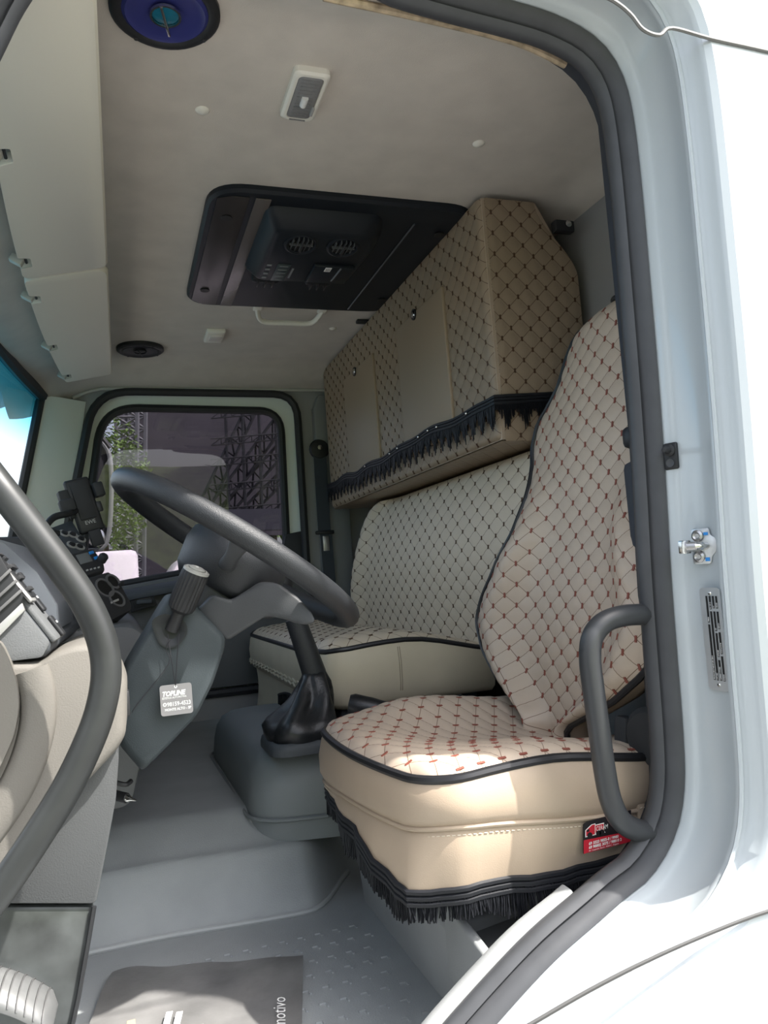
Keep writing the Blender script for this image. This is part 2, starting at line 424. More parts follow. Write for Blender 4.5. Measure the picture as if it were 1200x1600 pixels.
# ---------------------------------------------------------------- far side: wall, door and window
FY = 3.05
def far(px, py, Y=FY): p = at(px, py, Y=Y); return (p.x, p.z)
frame_out = fillet([far(148, 612), far(462, 617), far(478, 880), (0.76, 0.30), (-0.26, 0.30), far(104, 830)], [0.13, 0.10, 0.02, 0.05, 0.05, 0.05], 8)
gask_out = fillet([far(160, 634), far(440, 640), far(449, 832), far(449, 868), far(300, 893), far(165, 918), far(122, 918)], [0.13, 0.09, 0.01, 0.05, 0.01, 0.02, 0.03], 8)
NR = 120
def ringplate(outer, inner, y0, y1, name, mat, parent, n=NR, bev=None, smooth=35):
    """flat frame between two closed outlines (X, Z), thick from y0 to y1"""
    def polar(l):   # the loop sampled on the same fan of rays, so that both outlines pair up
        c = Vector((0.27, 1.05)); L = [Vector((p[0], p[1])) for p in l]; out = []
        for k in range(n):
            d = Vector((math.cos(2 * math.pi * k / n), math.sin(2 * math.pi * k / n))); best = 0
            for a, b in zip(L, L[1:] + L[:1]):
                e = b - a; den = d.x * e.y - d.y * e.x
                if abs(den) < 1e-12: continue
                w = a - c; t = (w.x * e.y - w.y * e.x) / den; u = (w.x * d.y - w.y * d.x) / den
                if t > 0 and -1e-6 <= u <= 1 + 1e-6: best = max(best, t)
            out.append(c + d * best)
        return out
    A = polar(outer); B = polar(inner); mb = MB()
    mb.loft([[Vector((p[0], y0, p[1])) for p in A], [Vector((p[0], y0, p[1])) for p in B],
             [Vector((p[0], y1, p[1])) for p in B], [Vector((p[0], y1, p[1])) for p in A], [Vector((p[0], y0, p[1])) for p in A]], (False, False))
    return mb.build(name, mat, parent, smooth=smooth)
def rect_loop(x0, x1, z0, z1): return [(x1, (z0 + z1) / 2), (x1, z1), (x0, z1), (x0, z0), (x1, z0)]
def ray_loop(inner, x0, x1, z0, z1, c):
    """points of a rectangle on the rays from c through the loop's points"""
    out = []
    for p in inner:
        dx, dz = p[0] - c[0], p[1] - c[1]; t = 1e9
        if dx > 1e-9: t = min(t, (x1 - c[0]) / dx)
        if dx < -1e-9: t = min(t, (x0 - c[0]) / dx)
        if dz > 1e-9: t = min(t, (z1 - c[1]) / dz)
        if dz < -1e-9: t = min(t, (z0 - c[1]) / dz)
        out.append(Vector((c[0] + dx * t, c[1] + dz * t)))
    return out
fo = resample(frame_out, NR); cc = (0.27, 0.9)
wl = ray_loop(fo, -0.42, 1.12, -0.05, 1.62, cc)
for p in wl:
    if p.y > 0.78: p.x = max(p.x, -0.36 + 0.20 * (p.y - 0.78))
mb = MB(); A = [Vector((p[0], FY, p[1])) for p in wl]; B = [Vector((p[0], FY, p[1])) for p in fo]
mb.loft([A, B, [v + Vector((0, 0.10, 0)) for v in B], [v + Vector((0, 0.10, 0)) for v in A], A], (False, False))
wall_far = struct(mb.build('wall_far', wall_grey), 'grey inner wall panel around the passenger door')
# black seal around the far door
fi = [Vector((p[0], FY - 0.012, p[1])) for p in fo]
mb = MB(); mb.tube(fi, 0.016, 8, closed=True); mb.build('door_seal', rubber, wall_far)
# far B-pillar cover
mb = MB(); pl = [(0.765, 0.45), (0.775, 1.40), (0.80, 1.46), (0.90, 1.46), (0.90, 0.45)]
mb.prism([Vector((x, FY, z)) for x, z in pl], (0, -0.045, 0), 0.012)
mb.build('pillar_cover', trim_grey, wall_far)

# passenger door
door = struct(thing('door_1', 'closed passenger door with dark window beyond the steering wheel', 'door', (0.25, FY, 0.3)))
del door['category']
DY = FY + 0.03
go = resample(gask_out, NR)
ringplate([(p[0], p[1]) for p in fo], [(p[0], p[1]) for p in go], DY, DY + 0.04, 'window_frame', cream_paint, door, n=220)
gi = [Vector((p[0], DY - 0.004, p[1])) for p in go]
mb = MB(); mb.tube(gi, 0.016, 8, closed=True); mb.build('window_gasket', rubber, door)
mb = MB()    # inner door panel below the window
pnl = [far(100, 925), far(165, 921), far(300, 896), far(452, 866), (0.745, 0.76), (0.75, 0.32), (-0.24, 0.32)]
mb.prism([Vector((x, DY + 0.02, z)) for x, z in pnl], (0, -0.075, 0), 0.008); mb.build('door_panel', dash_mid, door)
mb = MB()    # sill cap along the window bottom
a, b = far(150, 925), far(452, 869)
mb.prism([Vector((a[0], 2.99, a[1] - 0.012)), Vector((a[0], 2.955, a[1] - 0.03)), Vector((a[0], 2.955, a[1] - 0.055)), Vector((a[0], 3.05, a[1] - 0.055)), Vector((a[0], 3.05, a[1] - 0.012))],
         (b[0] - a[0], 0, b[1] - a[1]), 0.005); mb.build('sill_cap', dash_grey, door)
mb = MB()    # armrest recess with the pull inside
q = [far(196, 932, 2.98), far(236, 922, 2.98), far(246, 945, 2.98), far(205, 957, 2.98)]
mb.prism([Vector((x, 2.985, z)) for x, z in q], (0, -0.02, 0), 0.004); rc = mb.build('pull_bezel', black_soft, door)
cx = sum(p[0] for p in q) / 4; cz = sum(p[1] for p in q) / 4
mb = MB(); mb.prism([Vector((cx + (x - cx) * .72, 2.966, cz + (z - cz) * .62)) for x, z in q], (0, -0.004, 0), 0.001); mb.build('pull_cup', black_pl, rc)
mb = MB(); mb.box((cx + 0.01, 2.955, cz - 0.004), (0.055, 0.012, 0.016), 0.005); mb.build('pull_lever', dash_grey, rc)
mb = MB()    # black corner cap at the rear foot of the window
q = [far(446, 835), far(474, 829), far(481, 884), far(440, 874)]
mb.prism([Vector((x, DY, z)) for x, z in q], (0, -0.03, 0), 0.006); mb.build('mirror_cap', black_soft, door)
pty = lambda z: DY + 0.012 - 0.033 * (z - 1.10)      # the pane leans in towards its top
mb = MB(); mb.add([Vector((p[0], pty(p[1]), p[1])) for p in go] + [Vector((p[0], pty(p[1]) + .005, p[1])) for p in go],
                  [list(range(NR)), list(range(NR, 2 * NR))[::-1]] + [[i, (i + 1) % NR, NR + (i + 1) % NR, NR + i] for i in range(NR)])
mb.build('window_pane', glass('tinted_pane', (0.50, 0.49, 0.52)), door, smooth=0)

# ---------------------------------------------------------------- windscreen and A-pillars
def ws(u, v):
    # u 0..1 from the open side to the far side, v 0..1 bottom to top
    y = 0.93 + 2.02 * u; k = (2 * u - 1) ** 2
    zb, zt = 0.83 - 0.02 * k, 1.455 - 0.02 * k
    xb = -0.50 + 0.12 * k; xt = -0.335 + 0.09 * k
    return Vector((xb + (xt - xb) * v, y, zb + (zt - zb) * v))
mb = MB(); mb.grid(ws, 40, 12)
wsn = struct(mb.build('window_1', glass('windscreen_glass', (0.93, 0.97, 0.96), grad=(1.17, 1.40, (0.05, 0.56, 0.90)))), 'windscreen with a blue tint band along its top')
mb = MB(); mb.tube([ws(i / 40, 1.0) + Vector((0.006, 0, 0)) for i in range(41)], 0.022, 8); mb.build('top_gasket', rubber, wsn)
mb = MB(); mb.tube([ws(i / 40, 0.0) for i in range(41)], 0.02, 8); mb.build('bottom_gasket', rubber, wsn)
mb = MB(); mb.tube([ws(1.0, i / 12) + Vector((0.004, 0, 0)) for i in range(13)], 0.016, 8); mb.build('side_gasket', rubber, wsn)
mb = MB()    # far A-pillar cover: pale painted panel between windscreen and door
g = []
for i in range(13):
    v = i / 12; p = ws(1.0, v); q = Vector((-0.095 - 0.10 * (1 - v), 3.045, p.z))
    g.append([p + Vector((0.012, 0.0, 0)), p.lerp(q, 0.35) + Vector((0.012, -0.006, 0)), p.lerp(q, 0.75) + Vector((0.006, 0.0, 0)), q, q + Vector((0, 0.06, 0)), p + Vector((0, 0.12, 0))])
mb.loft(g, (True, True)); struct(mb.build('trim_2', cream_paint), 'pale painted pillar between windscreen and passenger door')

# ---------------------------------------------------------------- near side: door opening of the white cab body
DOOR = [(.341, 1.512), (.375, 1.487), (.471, 1.475), (.56, 1.468), (.624, 1.460), (.680, 1.440), (.708, 1.405), (.719, 1.350), (.721, 1.243), (.718, 1.10), (.714, .95), (.708, .81), (.700, .671), (.696, .56),
        (.692, .449), (.685, .385), (.667, .338), (.630, .300), (.590, .283), (.546, .262), (.466, .223), (.353, .150), (.25, .075), (.12, .035), (-.05, .03), (-.18, .06), (-.25, .14), (-.29, .30),
        (-.30, .55), (-.29, .80), (-.235, 1.02), (-.165, 1.20), (-.113, 1.31), (-.076, 1.395), (-.035, 1.455), (.04, 1.500), (.17, 1.515)]
loop = [Vector((p.x, p.y)) for p in smooth_path([Vector((x, z, 0)) for x, z in DOOR], 5, closed=True)]
loop = resample(loop, 220); ND = len(loop)
nrm2 = []
for i in range(ND):
    t = (loop[(i + 1) % ND] - loop[i - 1]).normalized(); n = Vector((t.y, -t.x))
    nrm2.append(n)
cen = Vector((0.2, 0.75))
if (loop[0] + nrm2[0] * 0.01 - cen).length < (loop[0] - cen).length: nrm2 = [-n for n in nrm2]
for _ in range(3): nrm2 = [(nrm2[i - 1] + nrm2[i] * 2 + nrm2[(i + 1) % ND]).normalized() for i in range(ND)]
def ring(o, y): return [Vector((loop[i].x + nrm2[i].x * o, y, loop[i].y + nrm2[i].y * o)) for i in range(ND)]
def sweep(prof): 
    m = MB(); m.loft([ring(o, y) for o, y in prof], (False, False)); return m
near = struct(sweep([(.046, .762), (.042, .768), (.041, .790), (.036, .794), (.033, .800), (.034, .808), (.039, .814), (.038, .868), (.033, .876), (.029, .884), (.027, .895), (.030, .925)]).build('wall_near', white_paint, smooth=50),
              'white painted cab side around the open driver door')
mb = sweep([(.010, .935), (.000, .930), (-.004, .920), (-.002, .910), (.005, .905), (.009, .911), (.013, .900), (.020, .892), (.026, .890), (.030, .896), (.030, .915)])
mb.build('door_seal', rubber_grey, near, smooth=60)
sweep([(.008, .928), (.022, .936), (.040, .985)]).build('return_flange', dark_trim, near, smooth=60)
# outer skin from the opening to the edges of the cab side
out = ring(.046, .762); outer2 = [Vector((p.x, p.z)) for p in out]
big = ray_loop(outer2, -0.75, 1.5, -0.70, 1.60, (0.2, 0.75))
mb = MB(); mb.loft([out, ring(.054, .756), [Vector((p[0], .756, p[1])) for p in big], [Vector((p[0], .80, p[1])) for p in big]], (False, False))
mb.build('outer_skin', white_paint, near, smooth=30)
mb = MB(); mb.box((0.2, 0.81, 1.66), (1.9, 0.10, 0.13), 0.03); mb.build('roof_edge', white_paint, near)
mb = MB()     # seal strip of the roof joint
SK = .754
pts = [at(*p, Y=SK) for p in ((925, -14), (960, 2), (985, 22), (1005, 46), (1030, 55), (1050, 44), (1110, 60), (1200, 80), (1330, 112))]
mb.tube(smooth_path(pts, 5), 0.0026, 6); mb.build('roof_joint_strip', pbr('joint_grey', (0.16, 0.16, 0.155), 0.5), near)
mb = MB()     # gap of the wheel-arch panel
pts = [at(*p, Y=SK) for p in ((760, 1640), (830, 1600), (920, 1548), (1010, 1502), (1100, 1462), (1200, 1424), (1300, 1400))]
mb.tube(smooth_path(pts, 5), 0.0024, 6); mb.build('panel_gap', pbr('gap_dark', (0.05, 0.05, 0.05), 0.7), near)
mb = MB()     # pinch weld line beside the seal
mb.tube([v + Vector((0, -0.004, 0)) for v in ring(.033, .800)], 0.003, 6, closed=True); mb.build('body_bead', white_paint, near)

idx = [i for i in range(ND) if loop[i].y < .30 and .30 < loop[i].x < .56]
idx.sort(key=lambda i: loop[i].x); mb = MB()
tpr = lambda i: 1 - sst(loop[i].x, .44, .60)
rg_ = lambda o_, y_: [Vector((loop[i].x + nrm2[i].x * (o_ if o_ > 0 else o_ * tpr(i)), y_, loop[i].y + nrm2[i].y * (o_ if o_ > 0 else o_ * tpr(i)))) for i in idx]
mb.loft([rg_(o_, y_) for o_, y_ in ((.006, .932), (-.003, .935), (-.007, .942), (-.007, .952), (-.001, .958), (.03, .962))], (False, False), closed=False)
mb.build('sill_lip', deck_pl, near, smooth=60)

# inner B-pillar trim behind the driver's seat belt
mb = MB()
pl = [(.750, .20), (.755, 1.46), (.80, 1.47), (1.07, 1.47), (1.07, .20)]
mb.prism([Vector((x, .955, z)) for x, z in pl], (0, .035, 0), .006)
t3 = struct(mb.build('trim_3', dark_trim), 'dark inner cover of the driver door pillar')
mb = MB(); mb.box((.785, 1.0, .52), (.05, .05, .66), .012); mb.build('belt_channel', dark_trim, t3)
mb = MB(); mb.lathe([(0, 0), (.040, 0), (.046, .006), (.046, .02), (.038, .028), (.012, .030), (0, .030)], (.752, .985, .43), (-1, -.25, 0), 20); mb.build('belt_reel_cover', black_soft, t3)
mb = MB(); mb.box(at(988, 683, Y=.99), (.024, .03, .036), .010); mb.build('belt_guide', black_pl, t3)

# the driver's door itself, swung fully open ahead of the opening (beyond the left edge of the photograph)
dd = struct(thing('door_2', 'open driver door standing out ahead of the doorway', 'door', (-.36, .15, .0))); del dd['category']
mb = MB(); dl = fillet([(.70, .02), (.70, 1.02), (.56, 1.47), (-.20, 1.47), (-.36, 1.30), (-.36, .02)], .06, 5); dw = fillet([(.62, .82), (.60, 1.04), (.50, 1.39), (-.18, 1.39), (-.28, 1.28), (-.28, .82)], .06, 5)
dlr = resample(dl, 80); k = max(range(80), key=lambda i: dlr[i].x + .001 * dlr[i].y); dwr = resample(dw, 80)
def al(l): c = (0.15, 1.05); k = min(range(80), key=lambda i: abs(math.atan2(l[i].y - c[1], l[i].x - c[0]))); return l[k:] + l[:k]
A = al(dlr); B = al(dwr)
mb.loft([[Vector((-.40, p.x, p.y)) for p in A], [Vector((-.40, p.x, p.y)) for p in B], [Vector((-.36, p.x, p.y)) for p in B], [Vector((-.36, p.x, p.y)) for p in A], [Vector((-.40, p.x, p.y)) for p in A]], (False, False))
mb.build('door_shell', white_paint, dd, smooth=30)
mb = MB(); mb.prism([Vector((-.362, y, z)) for y, z in fillet([(.62, .08), (.62, .78), (-.30, .78), (-.30, .08)], .05, 4)], (.03, 0, 0), .01); mb.build('door_card', dash_mid, dd)
mb = MB(); mb.box((-.315, .12, .55), (.05, .52, .06), .015); mb.build('armrest', dash_grey, dd)
mb = MB(); mb.add([Vector((-.38, p.x, p.y)) for p in B] + [Vector((-.384, p.x, p.y)) for p in B], [list(range(80)), list(range(80, 160))[::-1]] + [[i, (i + 1) % 80, 80 + (i + 1) % 80, 80 + i] for i in range(80)]); mb.build('window_pane', glass('tinted_pane', (0.50, 0.49, 0.52)), dd, smooth=0)

# ---------------------------------------------------------------- overhead sleeper cabinet on the rear wall
CX, CY0, CY1, CZ0, CZ1 = 0.805, 1.495, 2.93, 0.975, 1.535
cabn = thing('overhead_cabinet', 'quilted beige overhead cabinet with two plain flaps and black fringe', 'cabinet', (0.95, 2.2, CZ0))
RC = 0.022
def cab_front(s, t):       # s along Y from the near corner, t up
    y = CY0 + s
    x = CX
    if s < RC: x += RC - math.sqrt(max(0, RC * RC - (RC - s) ** 2))
    zt = CZ0 + t
    if t < 0.02: x += 0.02 - math.sqrt(max(0, 0.02 ** 2 - (0.02 - t) ** 2))
    return Vector((x, y, zt))
O_ = Vector((-1, 0, 0))
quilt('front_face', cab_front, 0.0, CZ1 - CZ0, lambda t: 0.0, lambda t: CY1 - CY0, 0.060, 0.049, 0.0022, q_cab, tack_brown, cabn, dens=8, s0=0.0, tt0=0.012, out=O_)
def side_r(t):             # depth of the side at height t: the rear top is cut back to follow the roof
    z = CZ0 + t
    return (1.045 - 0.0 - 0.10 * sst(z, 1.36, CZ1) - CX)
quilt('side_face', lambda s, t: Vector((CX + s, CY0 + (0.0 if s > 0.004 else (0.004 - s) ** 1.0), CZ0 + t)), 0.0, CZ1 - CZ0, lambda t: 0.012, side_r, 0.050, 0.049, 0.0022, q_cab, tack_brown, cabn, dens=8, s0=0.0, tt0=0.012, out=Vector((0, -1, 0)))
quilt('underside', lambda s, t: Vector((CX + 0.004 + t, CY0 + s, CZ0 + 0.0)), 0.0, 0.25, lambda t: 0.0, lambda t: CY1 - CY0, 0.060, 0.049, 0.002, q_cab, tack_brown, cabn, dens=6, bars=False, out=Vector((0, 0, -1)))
mb = MB(); mb.prism([Vector((x, CY0 + 0.004, z)) for x, z in ((CX + .006, CZ0 + .004), (1.05, CZ0 + .004), (1.045, 1.36), (0.95, CZ1), (CX + .006, CZ1))], (0, CY1 - CY0 - .004, 0)); mb.build('carcass', vinyl, cabn)
for (ya, yb) in ((1.721, 2.062), (2.292, 2.636)):
    mb = MB(); mb.box((CX - 0.003, (ya + yb) / 2, (1.035 + 1.416) / 2), (0.012, yb - ya, 1.416 - 1.035), 0.004, seg=3)
    fl = mb.build('flap', flap_m, cabn)
    yl = (ya + yb) / 2 + 0.02
    mb = MB(); mb.lathe([(0, 0), (.011, 0), (.011, .004), (.008, .007), (0, .007)], (CX - .008, yl, 1.408), (-1, 0, 0), 16); lk = mb.build('lock', chrome, fl)
    mb = MB(); mb.lathe([(.0115, 0), (.0155, 0), (.0155, .005), (.0115, .005), (.0115, 0)], (CX - .008, yl, 1.408), (-1, 0, 0), 16, cap=False); mb.build('lock_ring', black_pl, lk)
# black braid and tassels around the lower edge
zb = 1.073
def sag(y): return -0.010 * math.exp(-((y - 2.55) / 0.10) ** 2) - 0.004 * math.sin(y * 9) - 0.003 * math.sin(y * 23)
bp = [Vector((CX - 0.013, y, zb + sag(y))) for y in [CY1 - i * 0.02 for i in range(int((CY1 - CY0) / 0.02))]] + [Vector((CX - .010, CY0 - .006, zb))] + [Vector((CX + i * 0.02, CY0 - 0.009, zb + 0.001 * i)) for i in range(1, 12)]
mb = MB(); mb.tube(bp, 0.0045, 6); mb.tube([p + Vector((0, 0, -.007)) for p in bp], 0.0045, 6)
mb.tube([p + Vector((0, 0, -.015)) for p in bp], 0.005, 6); br = mb.build('braid', fringe_m, cabn)
mb = MB(); mb.loft([bp, [p + Vector((0, 0, -.030)) for p in bp]], (False, False), closed=False); mb.build('braid_ribbon', fringe_m, cabn)
zig = lambda d: 0.018 + 0.046 * abs(((d / 0.046) % 1) * 2 - 1)
fringe('tassels', [p + Vector((0, 0, -.010)) for p in bp], zig, fringe_m, cabn, step=0.0019, w=0.0017, jitter=0.003, push=Vector((-1, -.2, 0)))
for y in (1.80, 1.86, 1.93, 2.10, 2.17, 2.42, 1.62):
    mb = MB(); mb.lathe([(0, 0), (.0035, 0), (.0028, .002), (0, .003)], (CX - .019, y, zb - .006 + sag(y)), (-1, 0, 0), 10); mb.build('pin', chrome, cabn)
mb = MB(); mb.box((1.008, 1.482, 1.474), (0.05, 0.022, 0.026), 0.003); bk = mb.build('bracket', black_pl, cabn)
mb = MB(); mb.lathe([(0, 0), (.008, 0), (.008, .004), (0, .006)], (1.014, 1.470, 1.476), (0, -1, 0), 10); mb.build('bracket_bolt', chrome, bk)
mb = MB(); mb.box((0.80, 2.36, 1.542), (0.05, 0.02, 0.012), 0.003); bk = mb.build('bracket', black_pl, cabn)

# ---------------------------------------------------------------- passenger bench
bench = thing('passenger_bench', 'pale beige quilted double passenger bench behind the gear lever', 'bench', (0.62, 2.3, 0.20))
BY0, BY1, BX0, BX1, BZ = 1.80, 2.955, 0.450, 0.88, 0.536
def crn(t, A, T): k = 1 - min(1, max(0, t) / T); return A * (1 - math.sqrt(max(0, 1 - k * k)))
def bc_l(t): return crn(t, .06, .06)
def bc_r(t): return (BY1 - BY0) - crn(t, .06, .06)
def bench_top(s, t):       # t from the front edge back
    y = BY0 + s; e = min(s, (BY1 - BY0) - s)
    z = BZ + 0.016 * math.sin(math.pi * min(1, max(0, t / 0.45))) - 0.020 * (1 - min(1, max(0, t) / 0.05)) ** 2 - 0.014 * (1 - min(1, max(0, e) / 0.05)) ** 2
    z -= 0.03 * sst(t, 0.2, 0.45)
    z += 0.014 * math.exp(-((s - 0.10) / 0.07) ** 2) * (1 - sst(t, 0.1, 0.3))
    return Vector((BX0 + t, y, z))
quilt('cushion_top', bench_top, 0.0, 0.44, bc_l, bc_r, 0.078, 0.052, 0.0022, q_bench, tack_brown, bench, dens=8, out=Vector((0, 0, 1)))
def bench_edge(k=1.0, dz=0.0, grow=0.0):
    """outline of the cushion: back-far -> front-far -> front-near -> back-near"""
    pts = []
    for i in range(9): t = 0.44 - 0.38 * i / 8; p = bench_top(bc_r(t), t); pts.append(p + Vector((0, grow, dz)))
    for i in range(1, 6): t = 0.06 * (1 - i / 6); p = bench_top(bc_r(t), t); pts.append(p + Vector((-grow * .7, grow * .7, dz)))
    for i in range(13): s = bc_r(0) + (bc_l(0) - bc_r(0)) * i / 12; p = bench_top(s, 0); pts.append(p + Vector((-grow, 0, dz)))
    for i in range(1, 6): t = 0.06 * (i / 6); p = bench_top(bc_l(t), t); pts.append(p + Vector((-grow * .7, -grow * .7, dz)))
    for i in range(9): t = 0.06 + 0.38 * i / 8; p = bench_top(bc_l(t), t); pts.append(p + Vector((0, -grow, dz)))
    return pts
mb = MB(); mb.tube(bench_edge(), 0.0065, 8); mb.build('piping', piping_m, bench)
mb = MB(); rings = []
for dz, g in ((0, 0), (-.012, .006), (-.05, .012), (-.10, .010), (-.135, 0.0), (-.15, -.02)):
    r = bench_edge(grow=g)
    if dz < -.05:
        r = [Vector((p.x, p.y, p.z * 0 + BZ + dz)) if True else p for p in r]
    else: r = [p + Vector((0, 0, dz)) for p in r]
    rings.append(r)
mb.loft(rings, (False, True), closed=False); mb.build('cushion_side', vinyl_pale, bench)
ns = BY0 - 0.0115
mb = MB()  # vertical seam on the near side
for x in (0.632, 0.637): mb.tube([Vector((x, BY0 - g_ - .0004, BZ + d_)) for d_, g_ in ((-.012, .006), (-.03, .0088), (-.05, .0118), (-.075, .0112), (-.10, .0100), (-.118, .0052))], 0.0013, 5)
mb.build('side_seam', pbr('seam_tan', (0.30, 0.25, 0.18), 0.6), bench)  # seam lines in a darker tan than the cushion side
# front valance below the cushion with a puckered seam
mb = MB()
mb.grid(lambda u, v: Vector((BX0 + 0.008 + 0.012 * math.sin(v * math.pi) - .006 * math.sin(u * 16) * v, BY0 + 0.04 + (BY1 - BY0 - 0.06) * u, BZ - 0.10 - 0.19 * v)), 60, 14)
mb.build('valance', vinyl_pale, bench)
for dz in (-.108, -.118):
    mb = MB(); mb.tube([Vector((BX0 - .006 - .004 * abs(math.sin(i * .9)), BY0 + .06 + (BY1 - BY0 - .1) * i / 60, BZ + dz + .004 * math.sin(i * 1.9 + dz * 90) )) for i in range(61)], 0.004, 6); mb.build('pucker_seam', vinyl_pale, bench)
fp = [Vector((BX0 + .002, BY0 + .26 + .02 * i, 0.352 + .022 * math.sin(math.pi * i / 19))) for i in range(20)]
mb = MB(); mb.tube(fp, .004, 6); mb.build('braid', fringe_m, bench)
fringe('tassels', fp, lambda d: .07, fringe_m, bench, step=.0018, w=.0016, push=Vector((-1, 0, 0)), jitter=.012)
mb = MB(); mb.box((.68, 2.40, .29), (.38, 1.10, .20), .02); mb.build('seat_box', dark_trim, bench)
# backrest
BB0, BB1 = 1.47, 2.955
def bb_l(t): return 0.11 * (1 - sst(t, 0.10, 0.34))
def bb_r(t): return (BB1 - BB0) - 0.20 * max(0, t / 0.46) ** 1.2 - 0.10 * max(0, (t - .38) / .09) ** 2.5
def bench_back(s, t):
    r = bb_r(t) - s
    x = 0.862 + 0.10 * t - 0.030 * math.sin(math.pi * min(1, max(0, t / 0.47))) + 0.04 * (1 - min(1, max(0, r) / 0.045)) ** 2
    x -= 0.030 * math.exp(-((r - 0.10) / 0.055) ** 2)
    x += 0.02 * max(0, (t - .43) / .04) ** 2
    return Vector((x, BB0 + s, 0.505 + t))
quilt('backrest', bench_back, 0.0, 0.458, bb_l, bb_r, 0.078, 0.049, 0.0022, q_bench, tack_brown, bench, dens=8, out=O_)
mb = MB(); rim = [bench_back(bb_r(.458 * i / 16), .458 * i / 16) for i in range(17)] + [bench_back(bb_r(.458) * (1 - i / 10), .458) for i in range(1, 11)]
mb.loft([rim, [p + Vector((.03, .010, .002)) for p in rim], [p + Vector((.08, .012, .0)) for p in rim]], (False, False), closed=False); mb.build('backrest_side', vinyl_pale, bench)
mb = MB(); mb.box((1.0, 2.20, .72), (.10, 1.10, .40), .02); mb.build('backrest_frame', dark_trim, bench)

# ---------------------------------------------------------------- driver seat
seat = thing('driver_seat', 'beige quilted driver seat with black piping and fringed skirt', 'seat', (0.55, 1.26, 0.17))
def bx(z): return 0.745 + 0.20 * (z - 0.42)              # reclined plane of the backrest
def bcy(z): return 1.265 - 0.085 * (z - 0.42)
# far outline of the backrest, read off the photograph on that plane
prof = []
for px, py in ((832, 1116), (808, 1084), (786, 1050), (769, 1010), (762, 968), (769, 938), (790, 885), (811, 832), (818, 780), (818, 700), (826, 662), (842, 636), (858, 604), (870, 560), (884, 524), (902, 495), (928, 476)):
    X = 0.8
    for _ in range(12):
        p = at(px, py, X=X); X = bx(p.z) - 0.010
    prof.append((p.z, p.y - bcy(p.z)))
prof.sort(); prof.insert(0, (prof[0][0] - .05, prof[0][1] * .92))
SB0, SB1 = prof[0][0], prof[-1][0]
def halfw(z):
    if z <= prof[0][0]: return prof[0][1]
    for (a, wa), (b, wb) in zip(prof, prof[1:]):
        if z <= b:
            f = (z - a) / max(1e-6, b - a); f = f * f * (3 - 2 * f) * .35 + f * .65; return wa + (wb - wa) * f
    return prof[-1][1]
HW = [halfw(SB0 + (SB1 - SB0) * i / 80) for i in range(81)]
for _ in range(1): HW = [HW[0]] + [(HW[i - 1] + HW[i] * 2 + HW[i + 1]) / 4 for i in range(1, 80)] + [HW[80]]
def hw(t):
    f = max(0, min(79.999, t / (SB1 - SB0) * 80)); i = int(f); return HW[i] + (HW[i + 1] - HW[i]) * (f - i)
def bolster(t): return 0.045 * (1 - sst(t, 0.34, 0.56))
def seat_back(s, t):
    w = hw(t); u = s / max(1e-6, w); z = SB0 + t
    x = bx(z) - 0.018 * math.sin(math.pi * min(1, t / 0.55)) + 0.012
    q = abs(u) - 0.80; x -= bolster(t) * math.exp(-(q / (0.24 if q < 0 else 0.34)) ** 2)
    x -= 0.022 * (1 - u * u) * sst(t, 0.40, 0.6)
    x += 0.004 * max(0, (abs(u) - 0.86) / 0.14) ** 2
    x += 0.03 * max(0, (t - (SB1 - SB0) + .04) / .04) ** 2 + 0.02 * max(0, (.05 - t) / .05) ** 2
    return Vector((x, bcy(z) + s, z))
quilt('backrest', seat_back, 0.0, SB1 - SB0, lambda t: -hw(t), lambda t: hw(t), 0.054, 0.0425, 0.0022, q_seat, tack_red, seat, dens=9, s0=0.004, out=O_)
NT = 60; T = [(SB1 - SB0) * i / NT for i in range(NT + 1)]
rimb = [seat_back(-hw(t), t) for t in T] + [seat_back(-hw(T[-1]) + 2 * hw(T[-1]) * i / 8, T[-1]) for i in range(1, 8)] + [seat_back(hw(t), t) for t in reversed(T)]
rimp = [Vector((p.x - .001, bcy(p.z) + (p.y - bcy(p.z)) * 1.018, p.z + (.004 if p.z > SB1 - .01 else 0))) for p in rimb]
mb = MB(); mb.tube(rimp, 0.0058, 8); mb.build('piping', piping_m, seat)
mb = MB()
def inset(pts, dx, k): 
    return [Vector((p.x + dx, bcy(p.z) + (p.y - bcy(p.z)) * k, SB0 + .3 + (p.z - SB0 - .3) * k)) for p in pts]
mb.loft([rimb, inset(rimb, .025, 1.02), inset(rimb, .050, 1.0), inset(rimb, .075, .93)], (False, True)); mb.build('backrest_shell', vinyl, seat)
# cushion
KX, KT = 0.330, 0.47          # front edge, length
def kl(t): return -0.272 + crn(t, .07, .07)
def kr(t): return 0.250 - crn(t, .07, .07)
KY = 1.262
def cush(s, t):
    u = s / 0.26
    z = 0.428 + 0.012 * math.sin(math.pi * min(1, t / 0.42))
    z -= 0.034 * math.exp(-(u / 0.55) ** 2) * sst(t, 0.03, 0.22)            # dished middle, raised sides
    z += 0.018 * math.exp(-((u - 0.72) / 0.25) ** 2) * sst(t, 0.05, 0.2)
    e = min(s - kl(t), kr(t) - s, t); z -= 0.016 * (1 - min(1, max(0, e) / 0.04)) ** 2
    z -= 0.012 * sst(t, 0.2, 0.4)
    return Vector((KX + t + (.012 + .030 * ((s - .05) / .26) ** 2) * max(0, 1 - t / KT) ** 2, KY + s, z))
quilt('cushion_top', cush, 0.0, KT, kl, kr, 0.074, 0.040, 0.0024, q_seat, tack_red, seat, dens=9, barlen=0.012, barw=0.0038, out=Vector((0, 0, 1)))
